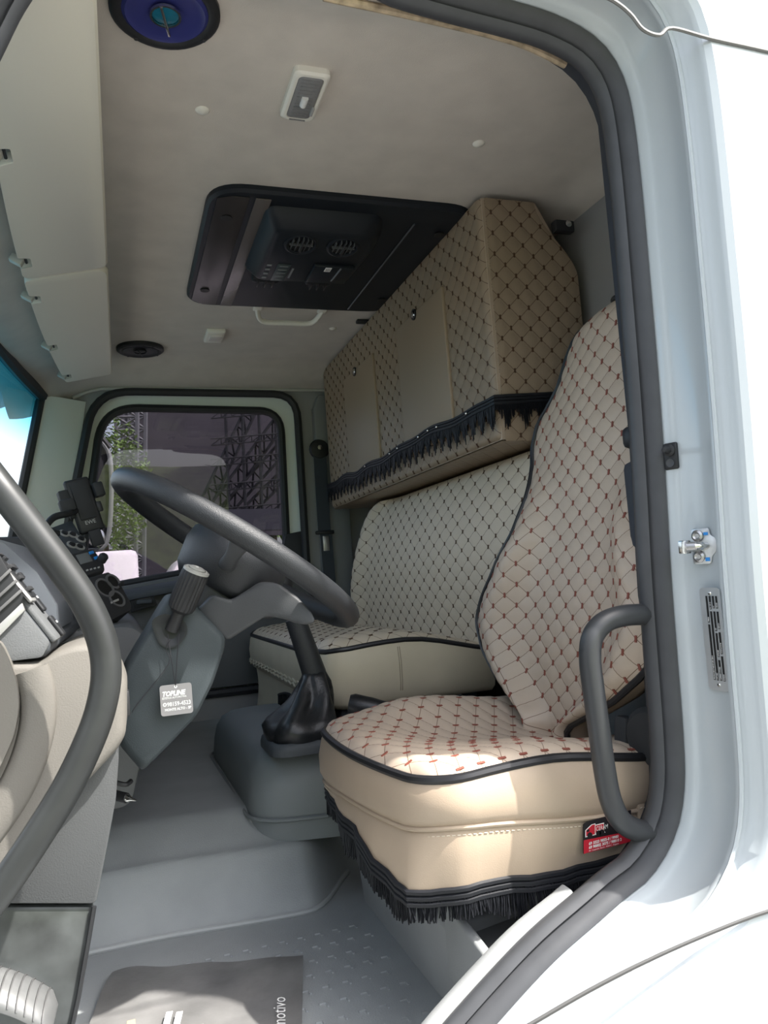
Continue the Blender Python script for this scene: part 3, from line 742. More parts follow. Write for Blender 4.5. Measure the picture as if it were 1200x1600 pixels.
def kedge():
    pts = []
    for i in range(14): t = KT - (KT - .07) * i / 13; pts.append((cush(kr(t), t), Vector((0, 1, 0))))
    for i in range(1, 8):
        t = .07 * (1 - i / 8) ** 2; a = math.pi / 2 * i / 8; pts.append((cush(kr(t), t), Vector((-math.sin(a), math.cos(a), 0))))
    for i in range(13): s = kr(0) + (kl(0) - kr(0)) * i / 12; pts.append((cush(s, 0), Vector((-1, 0, 0))))
    for i in range(1, 8):
        t = .07 * (i / 8) ** 2; a = math.pi / 2 * (1 - i / 8); pts.append((cush(kl(t), t), Vector((-math.sin(a), -math.cos(a), 0))))
    for i in range(14): t = .07 + (KT - .07) * i / 13; pts.append((cush(kl(t), t), Vector((0, -1, 0))))
    return pts
KE = kedge()
mb = MB(); mb.tube([p for p, n in KE], 0.0068, 8); mb.build('piping', piping_m, seat)
nE = len(KE)
def seam_z(i, n):
    # the seam sags towards the front corner and rises to the back
    u = i / (nE - 1); return 0.338 + 0.012 * math.cos(u * 9) - 0.004 * math.sin(u * 23)
def bot_z(i):
    u = i / (nE - 1)
    base = 0.262 + 0.045 * sst(u, 0.50, 0.35)
    return base if False else (0.300 - 0.035 * sst(u, 0.50, 0.62) - .004 * math.sin(u * 31))
mb = MB(); R0 = [p for p, n in KE]
def lay(k, g): return [Vector((p.x, p.y, 0)) + n * g + Vector((0, 0, p.z + (seam_z(i, n) - p.z) * k)) for i, (p, n) in enumerate(KE)]
pk = lambda i: 0.003 * math.sin(i * 1.3) + 0.002 * math.sin(i * 2.9)
L1 = [R0, lay(.12, .006), lay(.45, .013), lay(.8, .013), lay(.97, .006), lay(1.0, .003)]
mb.loft(L1, (False, False), closed=False); mb.build('cushion_side', vinyl, seat)
sm = lay(1.0, .006)
mb = MB(); mb.tube(sm, .0038, 8); mb.build('side_welt', vinyl, seat)
mb = MB()      # stitch dashes under the welt
st = [p + n * .0015 + Vector((0, 0, -.010)) for p, (q, n) in zip(lay(1.0, .005), KE)]
for a, b in zip(st, st[1:]):
    L = (b - a).length; m = max(1, int(L / .0065))
    for k in range(m): mb.tube([a.lerp(b, (k + .1) / m), a.lerp(b, (k + .68) / m)], .0007, 4)
mb.build('stitching', seam_thread, seat, smooth=0, kind='stuff', fix=False)
def low(k, g):
    out = []
    for i, (p, n) in enumerate(KE):
        zz = seam_z(i, n) + (bot_z(i) - seam_z(i, n)) * k
        q = Vector((p.x, p.y, zz)) + n * (g + pk(i) * k)
        fr = max(0, -n.x) ; q.x -= .026 * k * fr * sst(-(p.y - KY), -.15, .2)
        out.append(q)
    return out
mb = MB(); mb.loft([low(0, .003), low(.15, .006), low(.5, .004), low(.9, -.001), low(1, -.003)], (False, False), closed=False); mb.build('skirt', vinyl, seat)
hem = low(1, -.001)
mb = MB(); mb.tube([p + Vector((0, 0, .004)) for p in hem], .0042, 6); mb.tube([p + Vector((0, 0, -.004)) for p in hem], .0042, 6); mb.tube([p + Vector((0, 0, -.012)) for p in hem], .0045, 6)
mb.build('braid', fringe_m, seat)
cut = int(nE * .14)
fringe('tassels', [p + Vector((0, 0, -.006)) for p in hem[cut:]], lambda d: .028 + .014 * max(0, math.sin(d * 31)) ** 2 + .012 * max(0, math.sin(d * 13 + 1)), fringe_m, seat, step=.0016, w=.0015, jitter=.006, push=Vector((-.3, -1, 0)))
# base under the skirt, slide rails and release bar
mb = MB(); mb.box((.66, 1.28, .215), (.28, .26, .09), .012); mb.build('suspension_base', black_soft, seat)
mb = MB(); mb.box((.59, 1.262, .31), (.32, .36, .12), .02); mb.build('cushion_core', dark_trim, seat)
for y in (1.17, 1.40):
    mb = MB(); mb.box((.68, y, .178), (.30, .028, .022), .004); mb.build('slide_rail', steel, seat)
mb = MB()      # chromed adjustment bar under the front edge
bar = [at(513, 1212, X=.352), at(530, 1226, X=.348), at(541, 1236, X=.345), at(560, 1272, X=.345), at(578, 1312, X=.345), at(592, 1335, X=.350), at(604, 1343, X=.365)]
mb.tube(smooth_path(bar, 6), .0052, 8); mb.build('release_bar', pbr('bar_metal', (.16, .16, .17), .25, metal=.9), seat)
# side apron with stitching near the door pillar
mb = MB(); mb.box((.722, .983, .30), (.05, .006, .085), .002); ap = mb.build('apron', vinyl, seat)
mb = MB()
for k in range(7): mb.tube([Vector((.700 + k * .0065, .9785, .334)), Vector((.704 + k * .0065, .9785, .335))], .0008, 4)
mb.build('apron_stitching', seam_thread, ap, smooth=0, kind='stuff', fix=False)
mb = MB(); mb.box((.722, 1.035, .40), (.022, .03, .11), .006, Matrix.Rotation(.15, 3, 'Y')); mb.build('buckle_stalk', black_soft, seat)
mb = MB(); mb.box((.665, 1.53, .405), (.05, .02, .05), .008, Matrix.Rotation(-.5, 3, 'Y')); mb.build('hinge_cover', black_pl, seat)
# maker's patch on the skirt: black upper half, red lower half, small red lorry and white lettering
PY = KY - .272 - .0125
pa, pb, pc, pd = at(912, 1284, Y=PY), at(986, 1266, Y=PY), at(986, 1318, Y=PY), at(912, 1334, Y=PY)
ux = (pb - pa).normalized(); uy = (pa - pd).normalized(); Wd = (pb - pa).length; Ht = (pa - pd).length
def pp(u, v, d=0.0): return pd + ux * Wd * u + uy * Ht * v + Vector((0, -d, 0))
patch_red = pbr('patch_red', (.55, .02, .04), .5); patch_blk = pbr('patch_black', (.015, .012, .015), .5)
mb = MB(); mb.prism([pp(0, 0), pp(1, 0), pp(1, 1), pp(.88, 1), pp(0.08, .97), pp(0, .90)], (0, .002, 0)); pt = mb.build('maker_patch', patch_blk, seat, smooth=0, label='black and red maker patch with a lorry drawing')
mb = MB(); mb.prism([pp(0, 0, .0003), pp(1, 0, .0003), pp(1, .34, .0003), pp(0, .42, .0003)], (0, .0002, 0)); mb.build('red_band', patch_red, pt, smooth=0)
mb = MB(); mb.prism([pp(*q, .0005) for q in ((.03, .50), (.03, .72), (.10, .80), (.16, .86), (.24, .86), (.24, .82), (.42, .82), (.42, .56), (.45, .50))], (0, .0002, 0)); mb.build('lorry_outline', print_white, pt, smooth=0)
mb = MB(); mb.prism([pp(*q, .0008) for q in ((.045, .53), (.045, .71), (.11, .78), (.17, .84), (.225, .84), (.225, .53))], (0, .0002, 0)); mb.prism([pp(*q, .0008) for q in ((.24, .57), (.24, .79), (.41, .79), (.41, .57))], (0, .0002, 0)); mb.build('lorry_body', patch_red, pt, smooth=0)
mb = MB(); mb.prism([pp(*q, .0011) for q in ((.055, .66), (.055, .73), (.11, .74), (.11, .66))], (0, .0002, 0)); mb.build('lorry_window', patch_blk, pt, smooth=0)
for u in (.12, .30, .37):
    mb = MB(); mb.lathe([(0, 0), (.0042, 0), (.0042, .0003), (0, .0003)], pp(u, .535, .0009), (0, -1, 0), 12); mb.build('lorry_wheel', patch_blk, pt, smooth=0)
text('lettering', 'CERAM', Ht * .20, pp(.245, .62, .0012), ux, uy, print_white, pt, sx=.72)
text('lettering', '69 3323 9855-0 / 9980', Ht * .125, pp(.10, .235, .0008), ux, uy, print_white, pt, bold=.0002)
text('lettering', '69 98802 3075 / 98810 2', Ht * .125, pp(.10, .115, .0008), ux, uy, print_white, pt, bold=.0002)
text('lettering', 'Av. Leopoldo Sandri, 4060-C  Alagoas', Ht * .075, pp(.10, .03, .0008), ux, uy, print_white, pt)
text('lettering', 'INTERIA', Ht * .12, pp(.72, .86, .0008), ux, uy, print_white, pt)
text('lettering', 'IS', Ht * .12, pp(.78, .72, .0008), ux, uy, print_white, pt)

# ---------------------------------------------------------------- gear console and lever
con_m = pbr('console_grey', (.20, .218, .226), .5, spec=.4, bump=(500, .25))
cons = thing('gear_console', 'grey moulded console on the engine deck carrying the gear lever', 'console', (0.38, 1.95, DECK))
def con_ring(z, g, top=False):
    pts = fillet([(.248 - g, 1.700 - g), (.436, 1.655 - g), (.436, 2.46 + g), (.236 - g, 2.46 + g)], [.09, .02, .02, .09], 8)
    return [Vector((x, y, z + (0.006 * math.sin(y * 9) if top else 0))) for x, y in pts]
mb = MB(); mb.loft([con_ring(.150, .004), con_ring(.20, .002), con_ring(.26, -.004), con_ring(.295, -.012), con_ring(.318, -.026), con_ring(.330, -.046), con_ring(.334, -.065), con_ring(.335, -.085)], (False, True))
mb.build('console_cover', con_m, cons, smooth=70)
mb = MB(); mb.tube([Vector((p.x, p.y, max(p.z, floor_z(p.x, p.y) + .002))) for p in con_ring(.196, .008)], .004, 6, closed=True); mb.build('console_lip', con_m, cons)
lev = thing('gear_lever', 'black gear lever with a creased leatherette boot', 'lever', (0.36, 1.76, .334))
bx0, bx1, by0, by1 = .288, .428, 1.64, 1.83
def fr(z, g): return [Vector((x, y, z)) for x, y in fillet([(bx0 - g, by0 - g), (bx1 + g, by0 - g), (bx1 + g, by1 + g), (bx0 - g, by1 + g)], .045 + g, 7)]
mb = MB(); mb.loft([fr(.334, .004), fr(.346, .004), fr(.356, .001), fr(.360, -.006), fr(.356, -.014)], (True, True)); mb.build('boot_frame', dash_grey, lev, smooth=50)
NB = 80
def boot(z, cx, cy, rx, ry, amp, ph):
    out = []
    for j in range(NB):
        a = 2 * math.pi * j / NB; k = 1 + amp * (1.5 * abs(math.sin(2.5 * a + ph * .55)) - .9 + .35 * abs(math.sin(4.5 * a - ph)))
        sx = math.copysign(abs(math.cos(a)) ** .8, math.cos(a)); sy = math.copysign(abs(math.sin(a)) ** .8, math.sin(a))
        out.append(Vector((cx + rx * k * sx, cy + ry * k * sy, z + amp * .02 * math.sin(3 * a + ph))))
    return out
cxm, cym = (bx0 + bx1) / 2, (by0 + by1) / 2
LT = at(491, 1052, Y=1.735); LU = at(461, 966, Y=1.735); LK = at(447, 925, Y=1.735)
bb_ = Vector((cxm + .004, cym, .35)); rings = []
for z, f_, rx, ry, am, ph in ((.350, 0, .066, .088, .03, 0), (.366, 0, .074, .097, .05, .5), (.384, .04, .076, .096, .11, .9), (.400, .14, .068, .082, .17, 1.3), (.416, .28, .056, .064, .24, 1.7), (.432, .42, .047, .055, .27, 2.1),
                              (.452, .62, .040, .045, .24, 2.6), (.470, .80, .034, .037, .16, 3.1), (.484, .95, .029, .030, .06, 3.6), (LT.z + .004, 1.0, .0255, .026, .02, 4.0)):
    c_ = bb_.lerp(LT, f_); rings.append(boot(z, c_.x + .012 * math.sin(math.pi * f_), cym + (LT.y - cym) * f_, rx, ry, am, ph))
mb = MB(); mb.loft(rings, (False, True)); mb.build('boot', leather, lev, smooth=80)
mb = MB(); mb.tube([LT + (LT - LU).normalized() * .01, LT, LT.lerp(LU, .5), LU], [.0265, .0275, .0255, .0235], 16); mb.build('lever_sleeve', wheel_m, lev)
mb = MB(); mb.tube([LU, LK], .009, 10); mb.build('lever_rod', black_pl, lev)
mb = MB(); mb.lathe([(0, 0), (.014, 0), (.022, .012), (.024, .028), (.018, .042), (0, .047)], LK, (LK - LU), 18); mb.build('lever_knob', black_pl, lev)
# folded bag end behind the boot
mb = MB(); mb.lathe([(0, 0), (.020, .002), (.024, .012), (.022, .05), (.016, .10), (0, .11)], at(544, 1100, Y=1.62), (.8, -.3, -.2), 14); mb.build('boot_tail', leather, lev)

# ---------------------------------------------------------------- steering wheel and column
WC = Vector((.182, 1.275, .757)); WD = Vector((.814, 0, -.58)).normalized(); WN = Vector((.58, 0, .814)).normalized(); WY = Vector((0, 1, 0)); WR = .211
sw = thing('steering_wheel', 'dark grey four-spoke steering wheel', 'steering wheel', WC)
def wp(a, r, h=0.0): return WC + WD * (r * math.cos(a)) + WY * (r * math.sin(a)) + WN * h
mb = MB(); n = 96; m = 16; v = []; f = []
for i in range(n):
    a = 2 * math.pi * i / n; rad = (WD * math.cos(a) + WY * math.sin(a))
    for j in range(m):
        b = 2 * math.pi * j / m; k = 1 + .10 * math.cos(2 * b)
        v.append(WC + rad * (WR + .0175 * k * math.cos(b)) + WN * (.0195 * k * math.sin(b)))
for i in range(n):
    for j in range(m): f.append([i * m + j, i * m + (j + 1) % m, ((i + 1) % n) * m + (j + 1) % m, ((i + 1) % n) * m + j])
mb.add(v, f); mb.build('rim', wheel_m, sw, smooth=80)
mb = MB(); ring_ = lambda r, h, e=1.0: [WC + WD * (r * math.cos(2 * math.pi * j / 36) * 1.0 + .006) + WY * (r * e * math.sin(2 * math.pi * j / 36)) + WN * h for j in range(36)]
mb.loft([ring_(.068, -.075), ring_(.080, -.060, 1.1), ring_(.088, -.02, 1.15), ring_(.086, .002, 1.15), ring_(.076, .014, 1.15), ring_(.05, .020, 1.15)], (True, True)); mb.build('hub_pad', wheel_m, sw, smooth=60)
for a in (math.radians(96), math.radians(-96)):
    lower = False; mb = MB(); rings = []
    for k in range(9):
        t = k / 8; r = .062 + (.206 - .062) * t; aa = a * (1 + (.0 if lower else .0) * t)
        wdt = (.062 - .050 * math.sin(math.pi * min(1, t * 1.05)) * .62 + .012 * t) if lower else (.030 - .012 * math.sin(math.pi * t))
        h = -.034 * (1 - t) - (.010 * math.sin(math.pi * t)); th = .013 - .004 * t
        c = wp(aa, r, h); tg = (-WD * math.sin(aa) + WY * math.cos(aa)); q = []
        for j in range(12):
            b = 2 * math.pi * j / 12; q.append(c + tg * (wdt * .62 * math.copysign(abs(math.cos(b)) ** .6, math.cos(b))) + WN * (th * math.sin(b)))
        rings.append(q)
    mb.loft(rings); mb.build('spoke', pbr('spoke_grey', (.055, .058, .062), .5, bump=(700, .2)), sw, smooth=60)

# broad lower spokes that run into the hub cover: facetted grey shells, one each side
sp_out = [(332, 928, 1.195), (362, 938, 1.19), (388, 922, 1.178), (410, 908, 1.165), (436, 911, 1.148), (466, 932, 1.13), (488, 956, 1.112), (496, 974, 1.106), (474, 977, 1.118), (448, 968, 1.135), (418, 962, 1.155), (356, 1002, 1.19), (300, 962, 1.205)]
spk_m = pbr('spoke_grey', (.045, .047, .05), .5, bump=(700, .2))
for sd in (-1, 1):
    P3 = [at(x, y, Y=yy) for x, y, yy in sp_out]
    if sd > 0: P3 = [Vector((p.x, 2 * WC.y - p.y, p.z)) for p in P3]
    mb = MB(); mb.prism(P3, (0, -.03 * sd, 0) if sd > 0 else (0, .03, 0), .007, 3); mb.build('spoke', spk_m, sw, smooth=35)
colm = thing('steering_column', 'grey plastic steering column shroud below the wheel', 'steering column', (.05, 1.26, .42))
CN = 1.185   # near face of the shroud
sil = [at(px, py, Y=CN + .03) for px, py in ((250, 950), (266, 925), (300, 940), (352, 990), (350, 1012), (332, 1066), (306, 1118), (266, 1160), (222, 1204), (186, 1162), (172, 1110), (194, 1044))]
def shroud(k, y, dx=0, dz=0):
    c = sum((p for p in sil), Vector()) / len(sil)
    P2 = fillet([((p.x - c.x) * k + c.x + dx, (p.z - c.z) * k + c.z + dz) for p in sil], .009, 4); return [Vector((x, y, z)) for x, z in P2]
mb = MB(); mb.loft([shroud(.88, CN), shroud(.96, CN + .006), shroud(1.0, CN + .022), shroud(1.0, CN + .10), shroud(.99, CN + .15), shroud(.90, CN + .18), shroud(.8, CN + .185)], (True, True)); mb.build('shroud', col_grey, colm, smooth=50)
mb = MB()   # upper cowl under the wheel hub: facetted grey shell
cw = [(332, 905), (300, 962), (356, 1000), (420, 962), (470, 975), (512, 982), (470, 925), (420, 905), (380, 940)]
up = [at(x, y, Y=CN + .02) for x, y in ((322, 900), (300, 955), (354, 992), (412, 955), (420, 930), (400, 900))]
mb.prism([Vector((p.x, CN + .03, p.z)) for p in up], (0, .12, 0), .016, 3); mb.build('upper_cowl', pbr('cowl_grey', (.045, .047, .05), .55, bump=(700, .2)), colm)
# stalk boss, stalk with ribbed knob
SB = at(268, 985, Y=CN - .003); KT_ = at(308, 889, Y=1.155); axk = (KT_ - SB).normalized()
bq = [SB + Vector((x, .002, z)) for x, z in fillet([(-.030, .018), (-.008, .027), (.020, .014), (.024, -.006), (.004, -.028), (-.018, -.022)], .012, 4)]
mb = MB(); bc_ = SB + Vector((0, -.004, 0)); mb.loft([bq, [p + Vector((0, -.005, 0)) for p in bq], [bc_.lerp(p, .82) + Vector((0, -.004, 0)) for p in bq], [bc_.lerp(p, .45) + Vector((0, .004, 0)) for p in bq]], (True, True)); mb.build('stalk_boss', pbr('boss_black', (.018, .02, .022), .38, spec=.3), colm)
L_ = (KT_ - SB).length
mb = MB(); mb.lathe([(.0, .0), (.010, 0), (.009, L_ * .25), (.0125, L_ * .34)], SB, axk, 16); stk = mb.build('stalk', black_pl, colm)
mb = MB(); NK = 48; prof_k = [(.0, .30), (.012, .30), (.0185, .36), (.0205, .42), (.0205, .80), (.020, .93), (.0185, .965)]
c0 = SB; u_ = Vector((0, 0, 1)); u_ = (u_ - axk * u_.dot(axk)).normalized(); w_ = axk.cross(u_); rings = []
for r, h in prof_k:
    q = []
    for j in range(NK):
        a = 2 * math.pi * j / NK; rr = r * (1 - (.07 if (j % 2 and .38 < h < .95) else 0)); q.append(c0 + axk * (h * L_) + (u_ * math.cos(a) + w_ * math.sin(a)) * rr)
    rings.append(q)
mb.loft(rings); kb = mb.build('ribbed_knob', black_pl, stk, smooth=30)
cap_m = pbr('cap_grey', (.35, .35, .33), .35, spec=.5)
mb = MB(); mb.lathe([(.0135, .955 * L_), (.0195, .955 * L_), (.0195, .985 * L_), (.017, 1.0 * L_), (.0135, 1.0 * L_), (.0135, .97 * L_)], c0, axk, 28, cap=False); mb.build('knob_ring', cap_m, stk)
mb = MB(); mb.lathe([(0, .96 * L_), (.0122, .96 * L_), (.0122, 1.01 * L_), (.0105, 1.022 * L_), (0, 1.024 * L_)], c0, axk, 24); mb.build('knob_button', cap_m, stk)
ku = (Vector((1, 0, 0)) - axk * axk.x).normalized(); kv = axk.cross(ku)
text('button_mark', 'S', .012, c0 + axk * (1.028 * L_) - ku * .0035 - kv * .004, ku, kv, print_white, stk, bold=.0003)
# ignition side plate at the dash edge
mb = MB(); mb.box(at(198, 1098, Y=1.11), (.008, .02, .035), .003); mb.build('ignition_plate', black_pl, colm)

# cardboard tag hanging on strings from the stalk
tg = thing('hanging_tag', 'square grey printed tag hanging on thin strings from the column stalk', 'tag', at(275, 1120, Y=CN - .02))
ty = CN - .018; A = at(249, 1072, Y=ty); B = at(299, 1066, Y=ty); C_ = at(300, 1113, Y=ty); D_ = at(252, 1120, Y=ty)
tux = (B - A).normalized(); tuy = (A - D_).normalized(); tw = (B - A).length; th_ = (A - D_).length
def tp(u, v, d=0): return D_ + tux * tw * u + tuy * th_ * v + Vector((0, -d, 0))
pts2 = fillet([(0, 0), (1, 0), (1, 1), (0, 1)], .10, 4)
mb = MB(); mb.prism([tp(x, y) for x, y in pts2], (0, .0012, 0)); mb.build('card', pbr('tag_grey', (.30, .29, .29), .45), tg, smooth=0)
text('lettering', 'TOPLINE', th_ * .22, tp(.06, .64, .0005), tux, tuy, print_white, tg, shear=.25, bold=.0005, sx=.84)
text('lettering', 'ESTÉTICA AUTOMOTIVA', th_ * .088, tp(.06, .545, .0005), tux, tuy, print_white, tg, bold=.0001, sx=.80)
text('lettering', '98159-4523', th_ * .185, tp(.20, .305, .0005), tux, tuy, print_white, tg, bold=.0002, sx=.86)
text('lettering', 'MONTE ALTO - SP', th_ * .115, tp(.12, .155, .0005), tux, tuy, print_white, tg, bold=.0002, sx=.9)
mb = MB(); mb.lathe([(.0012, 0), (.0028, 0), (.0028, .0004), (.0012, .0004), (.0012, 0)], tp(.13, .37, .0003), (0, -1, 0), 12, cap=False); mb.build('phone_mark', print_white, tg, smooth=0)
mb = MB(); mb.lathe([(.0008, 0), (.0022, 0), (.0022, .0005), (.0008, .0005), (.0008, 0)], tp(.5, .92, .0003), (0, -1, 0), 12, cap=False); mb.build('eyelet', print_white, tg, smooth=0)
str_m = pbr('string_dark', (.03, .03, .035), .7)
for a in (262, 280):
    mb = MB(); mb.tube(smooth_path([at(a, 990, Y=CN - .012), at((a + 273) / 2, 1030, Y=CN - .014), tp(.5, .92, .0008)], 4), .0006, 4); mb.build('string', str_m, tg)
mb = MB(); mb.tube(smooth_path([at(266, 1000, Y=CN - .008), at(259, 1014, Y=CN - .006), at(263, 1038, Y=CN - .005), at(215, 1100, Y=CN - .003), at(202, 1122, Y=CN + .004)], 5), .0006, 4); mb.build('loose_string', str_m, tg)
# pedal stub under the column
ped = thing('pedal_stub', 'short black rod with a steel tip poking out under the column', 'pedal', at(195, 1245, Y=1.35))
mb = MB(); a, b = at(170, 1240, Y=1.33), at(198, 1247, Y=1.31); mb.tube([a, b], .008, 12); mb.build('rod', black_pl, ped)
mb = MB(); d = (b - a).normalized(); mb.tube([b, b + d * .005, b + d * .008, b + d * .018], [.006, .0055, .003, .0015], 10); mb.build('tip', chrome, ped)
mb = MB(); mb.tube(smooth_path([at(178, 1222, Y=1.36), at(196, 1226, Y=1.36), at(205, 1220, Y=1.37)], 4), .004, 8); mb.build('spring', black_pl, ped)

# ---------------------------------------------------------------- dashboard
dash = thing('dashboard', 'dark grey dashboard with beige knee panel at the left', 'dashboard', (-.2, 1.9, .5))
# upper body running across the cab, cross-section (X, Z)
end = [(-.088, .632), (-.082, .648), (-.116, .700), (-.145, .742), (-.20, .795), (-.34, .815), (-.50, .80), (-.50, .632)]
mb = MB(); mb.prism([Vector((x, 1.012, z)) for x, z in end], (0, 1.93, 0), .008); mb.build('upper_body', dash_grey, dash)
mb = MB()    # textured end plate facing the door
pl = fillet([(-.092, .634), (-.083, .650), (-.112, .694), (-.160, .694), (-.165, .632)], .004, 3)
mb.prism([Vector((x, 1.012, z)) for x, z in pl], (0, -.010, 0), .003); mb.build('end_plate', dash_mid, dash)
# instrument hood: wide dark lens panel facing the driver
fn = Vector((.68, 0, .73)).normalized()           # normal of the sloping face
fu = Vector((.55, 0, -.835)).normalized()          # down the face
def face(y, d, h=0.0):                              # point on the sloping face: d metres down from its top edge
    a = Vector((-.20, y, .795)); k = d
    segs = [(-.20, .795), (-.145, .742), (-.116, .700), (-.082, .648)]
    for (xa, za), (xb, zb_) in zip(segs, segs[1:]):
        L = math.hypot(xb - xa, zb_ - za)
        if k <= L: 
            n = Vector((-(zb_ - za), 0, (xb - xa))) / L
            return Vector((xa + (xb - xa) * k / L, y, za + (zb_ - za) * k / L)) + n * h
        k -= L
    n = Vector((.83, 0, .55)); return Vector((-.082, y, .648)) + n * h
def facepanel(name, y0, y1, d0, d1, h0, h1, mat, parent=None, bev=.003, n=8):
    mb = MB(); top = [face(y0, d0 + (d1 - d0) * i / n, h1) for i in range(n + 1)]; bot = [face(y0, d0 + (d1 - d0) * i / n, h0) for i in range(n + 1)]
    mb.prism(bot + top[::-1], (0, y1 - y0, 0), bev); return mb.build(name, mat, parent or dash)
lens = pbr('smoked_lens', (.10, .11, .125), .32, spec=.5)
facepanel('driver_bezel', 1.02, 1.13, .0, .205, 0, .008, dash_mid)
# outer air vent with silver surround, slats
vent = facepanel('air_vent', 1.014, 1.060, .055, .135, .008, .014, pbr('vent_silver', (.38, .38, .37), .35, metal=.4))
facepanel('vent_mouth', 1.020, 1.054, .060, .130, .012, .0155, black_pl, vent, .001)
for k in range(4):
    facepanel('vent_slat', 1.020, 1.054, .066 + k * .017, .071 + k * .017, .014, .020, black_soft, vent, .0005, 2)
vent = facepanel('air_vent', 1.072, 1.105, .030, .105, .008, .013, dash_mid)
for k in range(5):
    facepanel('vent_slat', 1.076, 1.101, .036 + k * .014, .044 + k * .014, .012, .018, black_pl, vent, .0005, 2)
for k in range(2):
    swt = facepanel('rocker_switch', 1.078, 1.104, .118 + k * .040, .150 + k * .040, .008, .014, black_pl)
    facepanel('switch_mark', 1.084, 1.098, .128 + k * .040, .131 + k * .040, .0138, .0146, print_white, swt, 0, 2)
mb = MB(); rings = []     # cluster hood: convex dark shell
for i in range(13):
    y = 1.135 + .030 * i
    rings.append([face(y, .0, .012), face(y, .05, .028 + .008 * math.sin(i / 12 * math.pi)), face(y, .10, .030 + .010 * math.sin(i / 12 * math.pi)), face(y, .15, .022 + .008 * math.sin(i / 12 * math.pi)), face(y, .178, .006), face(y, .12, -.01), face(y, .03, -.01)])
mb.loft(rings); mb.build('cluster_panel', lens, dash, smooth=50)
for k in range(12):          # demister slots between hood and centre
    facepanel('demister_slot', 1.515, 1.545, .015 + k * .0115, .0215 + k * .0115, .002, .006, black_pl, None, .0005, 2)
# centre stack
cs = [(-.035, .600), (-.035, .668), (-.045, .690), (-.10, .755), (-.145, .800), (-.18, .835), (-.34, .840), (-.34, .600)]
mb = MB(); mb.prism([Vector((x, 1.72, z)) for x, z in cs], (0, .46, 0), .010); ctr = mb.build('centre_stack', black_soft, dash)
def on(px, py, P0, n):
    """point seen at (px, py) on the plane through P0 with normal n"""
    r = at(px, py, Y=1.0) - CAM; return CAM + r * ((P0 - CAM).dot(n) / r.dot(n))
def block(name, pts, P0, n, depth, mat, parent, bev=.004, proud=0.0):
    mb = MB(); mb.prism([on(x, y, P0, n) + n * proud for x, y in pts], n * -depth, bev); return mb.build(name, mat, parent)
n1 = Vector((.45, -.50, .74)).normalized(); P1 = at(113, 840, Y=1.97)
hv = block('heater_panel', [(74, 826), (112, 812), (134, 846), (138, 860), (108, 870), (88, 856)], P1, n1, .05, dash_grey, dash)
for px, py in ((100, 834), (113, 836), (126, 843), (112, 852), (124, 855)):
    c = on(px, py, P1, n1); mb = MB(); mb.lathe([(.0085, 0), (.0125, 0), (.0125, .003), (.0085, .003), (.0085, 0)], c, n1, 16, cap=False); mb.build('dial_ring', cap_m, hv)
    mb = MB(); mb.lathe([(0, 0), (.008, 0), (.007, .006), (0, .007)], c, n1, 14); mb.build('dial', black_pl, hv)
n2 = Vector((.50, -.52, .69)).normalized(); P2 = at(145, 878, Y=1.90)
rd = block('radio', [(108, 866), (146, 856), (163, 880), (165, 890), (128, 902)], P2, n2, .05, black_soft, dash, .005)
block('radio_display', [(118, 868), (137, 863), (145, 877), (126, 882)], P2, n2, .003, pbr('radio_screen', (.16, .17, .17), .15), rd, .0005, .001)
for q in ([(138, 863), (145, 861), (147, 865), (140, 867)], [(146, 871), (152, 869), (154, 873), (148, 875)]): block('radio_key', q, P2, n2, .003, blue_e, rd, .0003, .002)
for k in range(4): block('radio_button', [(134 + k * 6, 891 - k * 1.5), (137 + k * 6, 890 - k * 1.5), (138 + k * 6, 892 - k * 1.5), (135 + k * 6, 893 - k * 1.5)], P2, n2, .003, cap_m, rd, .0003, .002)
c = on(158, 876, P2, n2); mb = MB(); mb.lathe([(0, 0), (.011, 0), (.011, .014), (.008, .018), (0, .018)], c, n2, 18); mb.build('volume_knob', black_soft, rd)
n3 = Vector((.62, -.60, .50)).normalized(); P3_ = at(178, 928, Y=1.84)
cup = block('ashtray_block', [(136, 902), (171, 892), (190, 913), (207, 944), (206, 953), (177, 968), (136, 980)], P3_, n3, .09, black_soft, dash, .006)
ring_m = pbr('grey_ring', (.12, .12, .12), .35)
for px, py, r in ((163, 919, .020), (176, 909, .015), (182, 936, .017)):
    c = on(px, py, P3_, n3); mb = MB(); mb.lathe([(r, 0), (r + .005, 0), (r + .005, .003), (r, .003), (r, 0)], c, n3, 22, cap=False); mb.build('socket_ring', ring_m, cup)
    mb = MB(); mb.lathe([(0, 0), (r - .0005, 0), (r - .0005, .001), (0, .001)], c, n3, 20); mb.build('socket_mouth', print_black, cup)
block('latch', [(172, 941), (184, 936), (185, 939), (173, 944)], P3_, n3, .003, cap_m, cup, .0005, .003)
block('lid_hinge', [(183, 914), (190, 910), (193, 915), (186, 919)], P3_, n3, .004, black_pl, cup, .0005, .005)
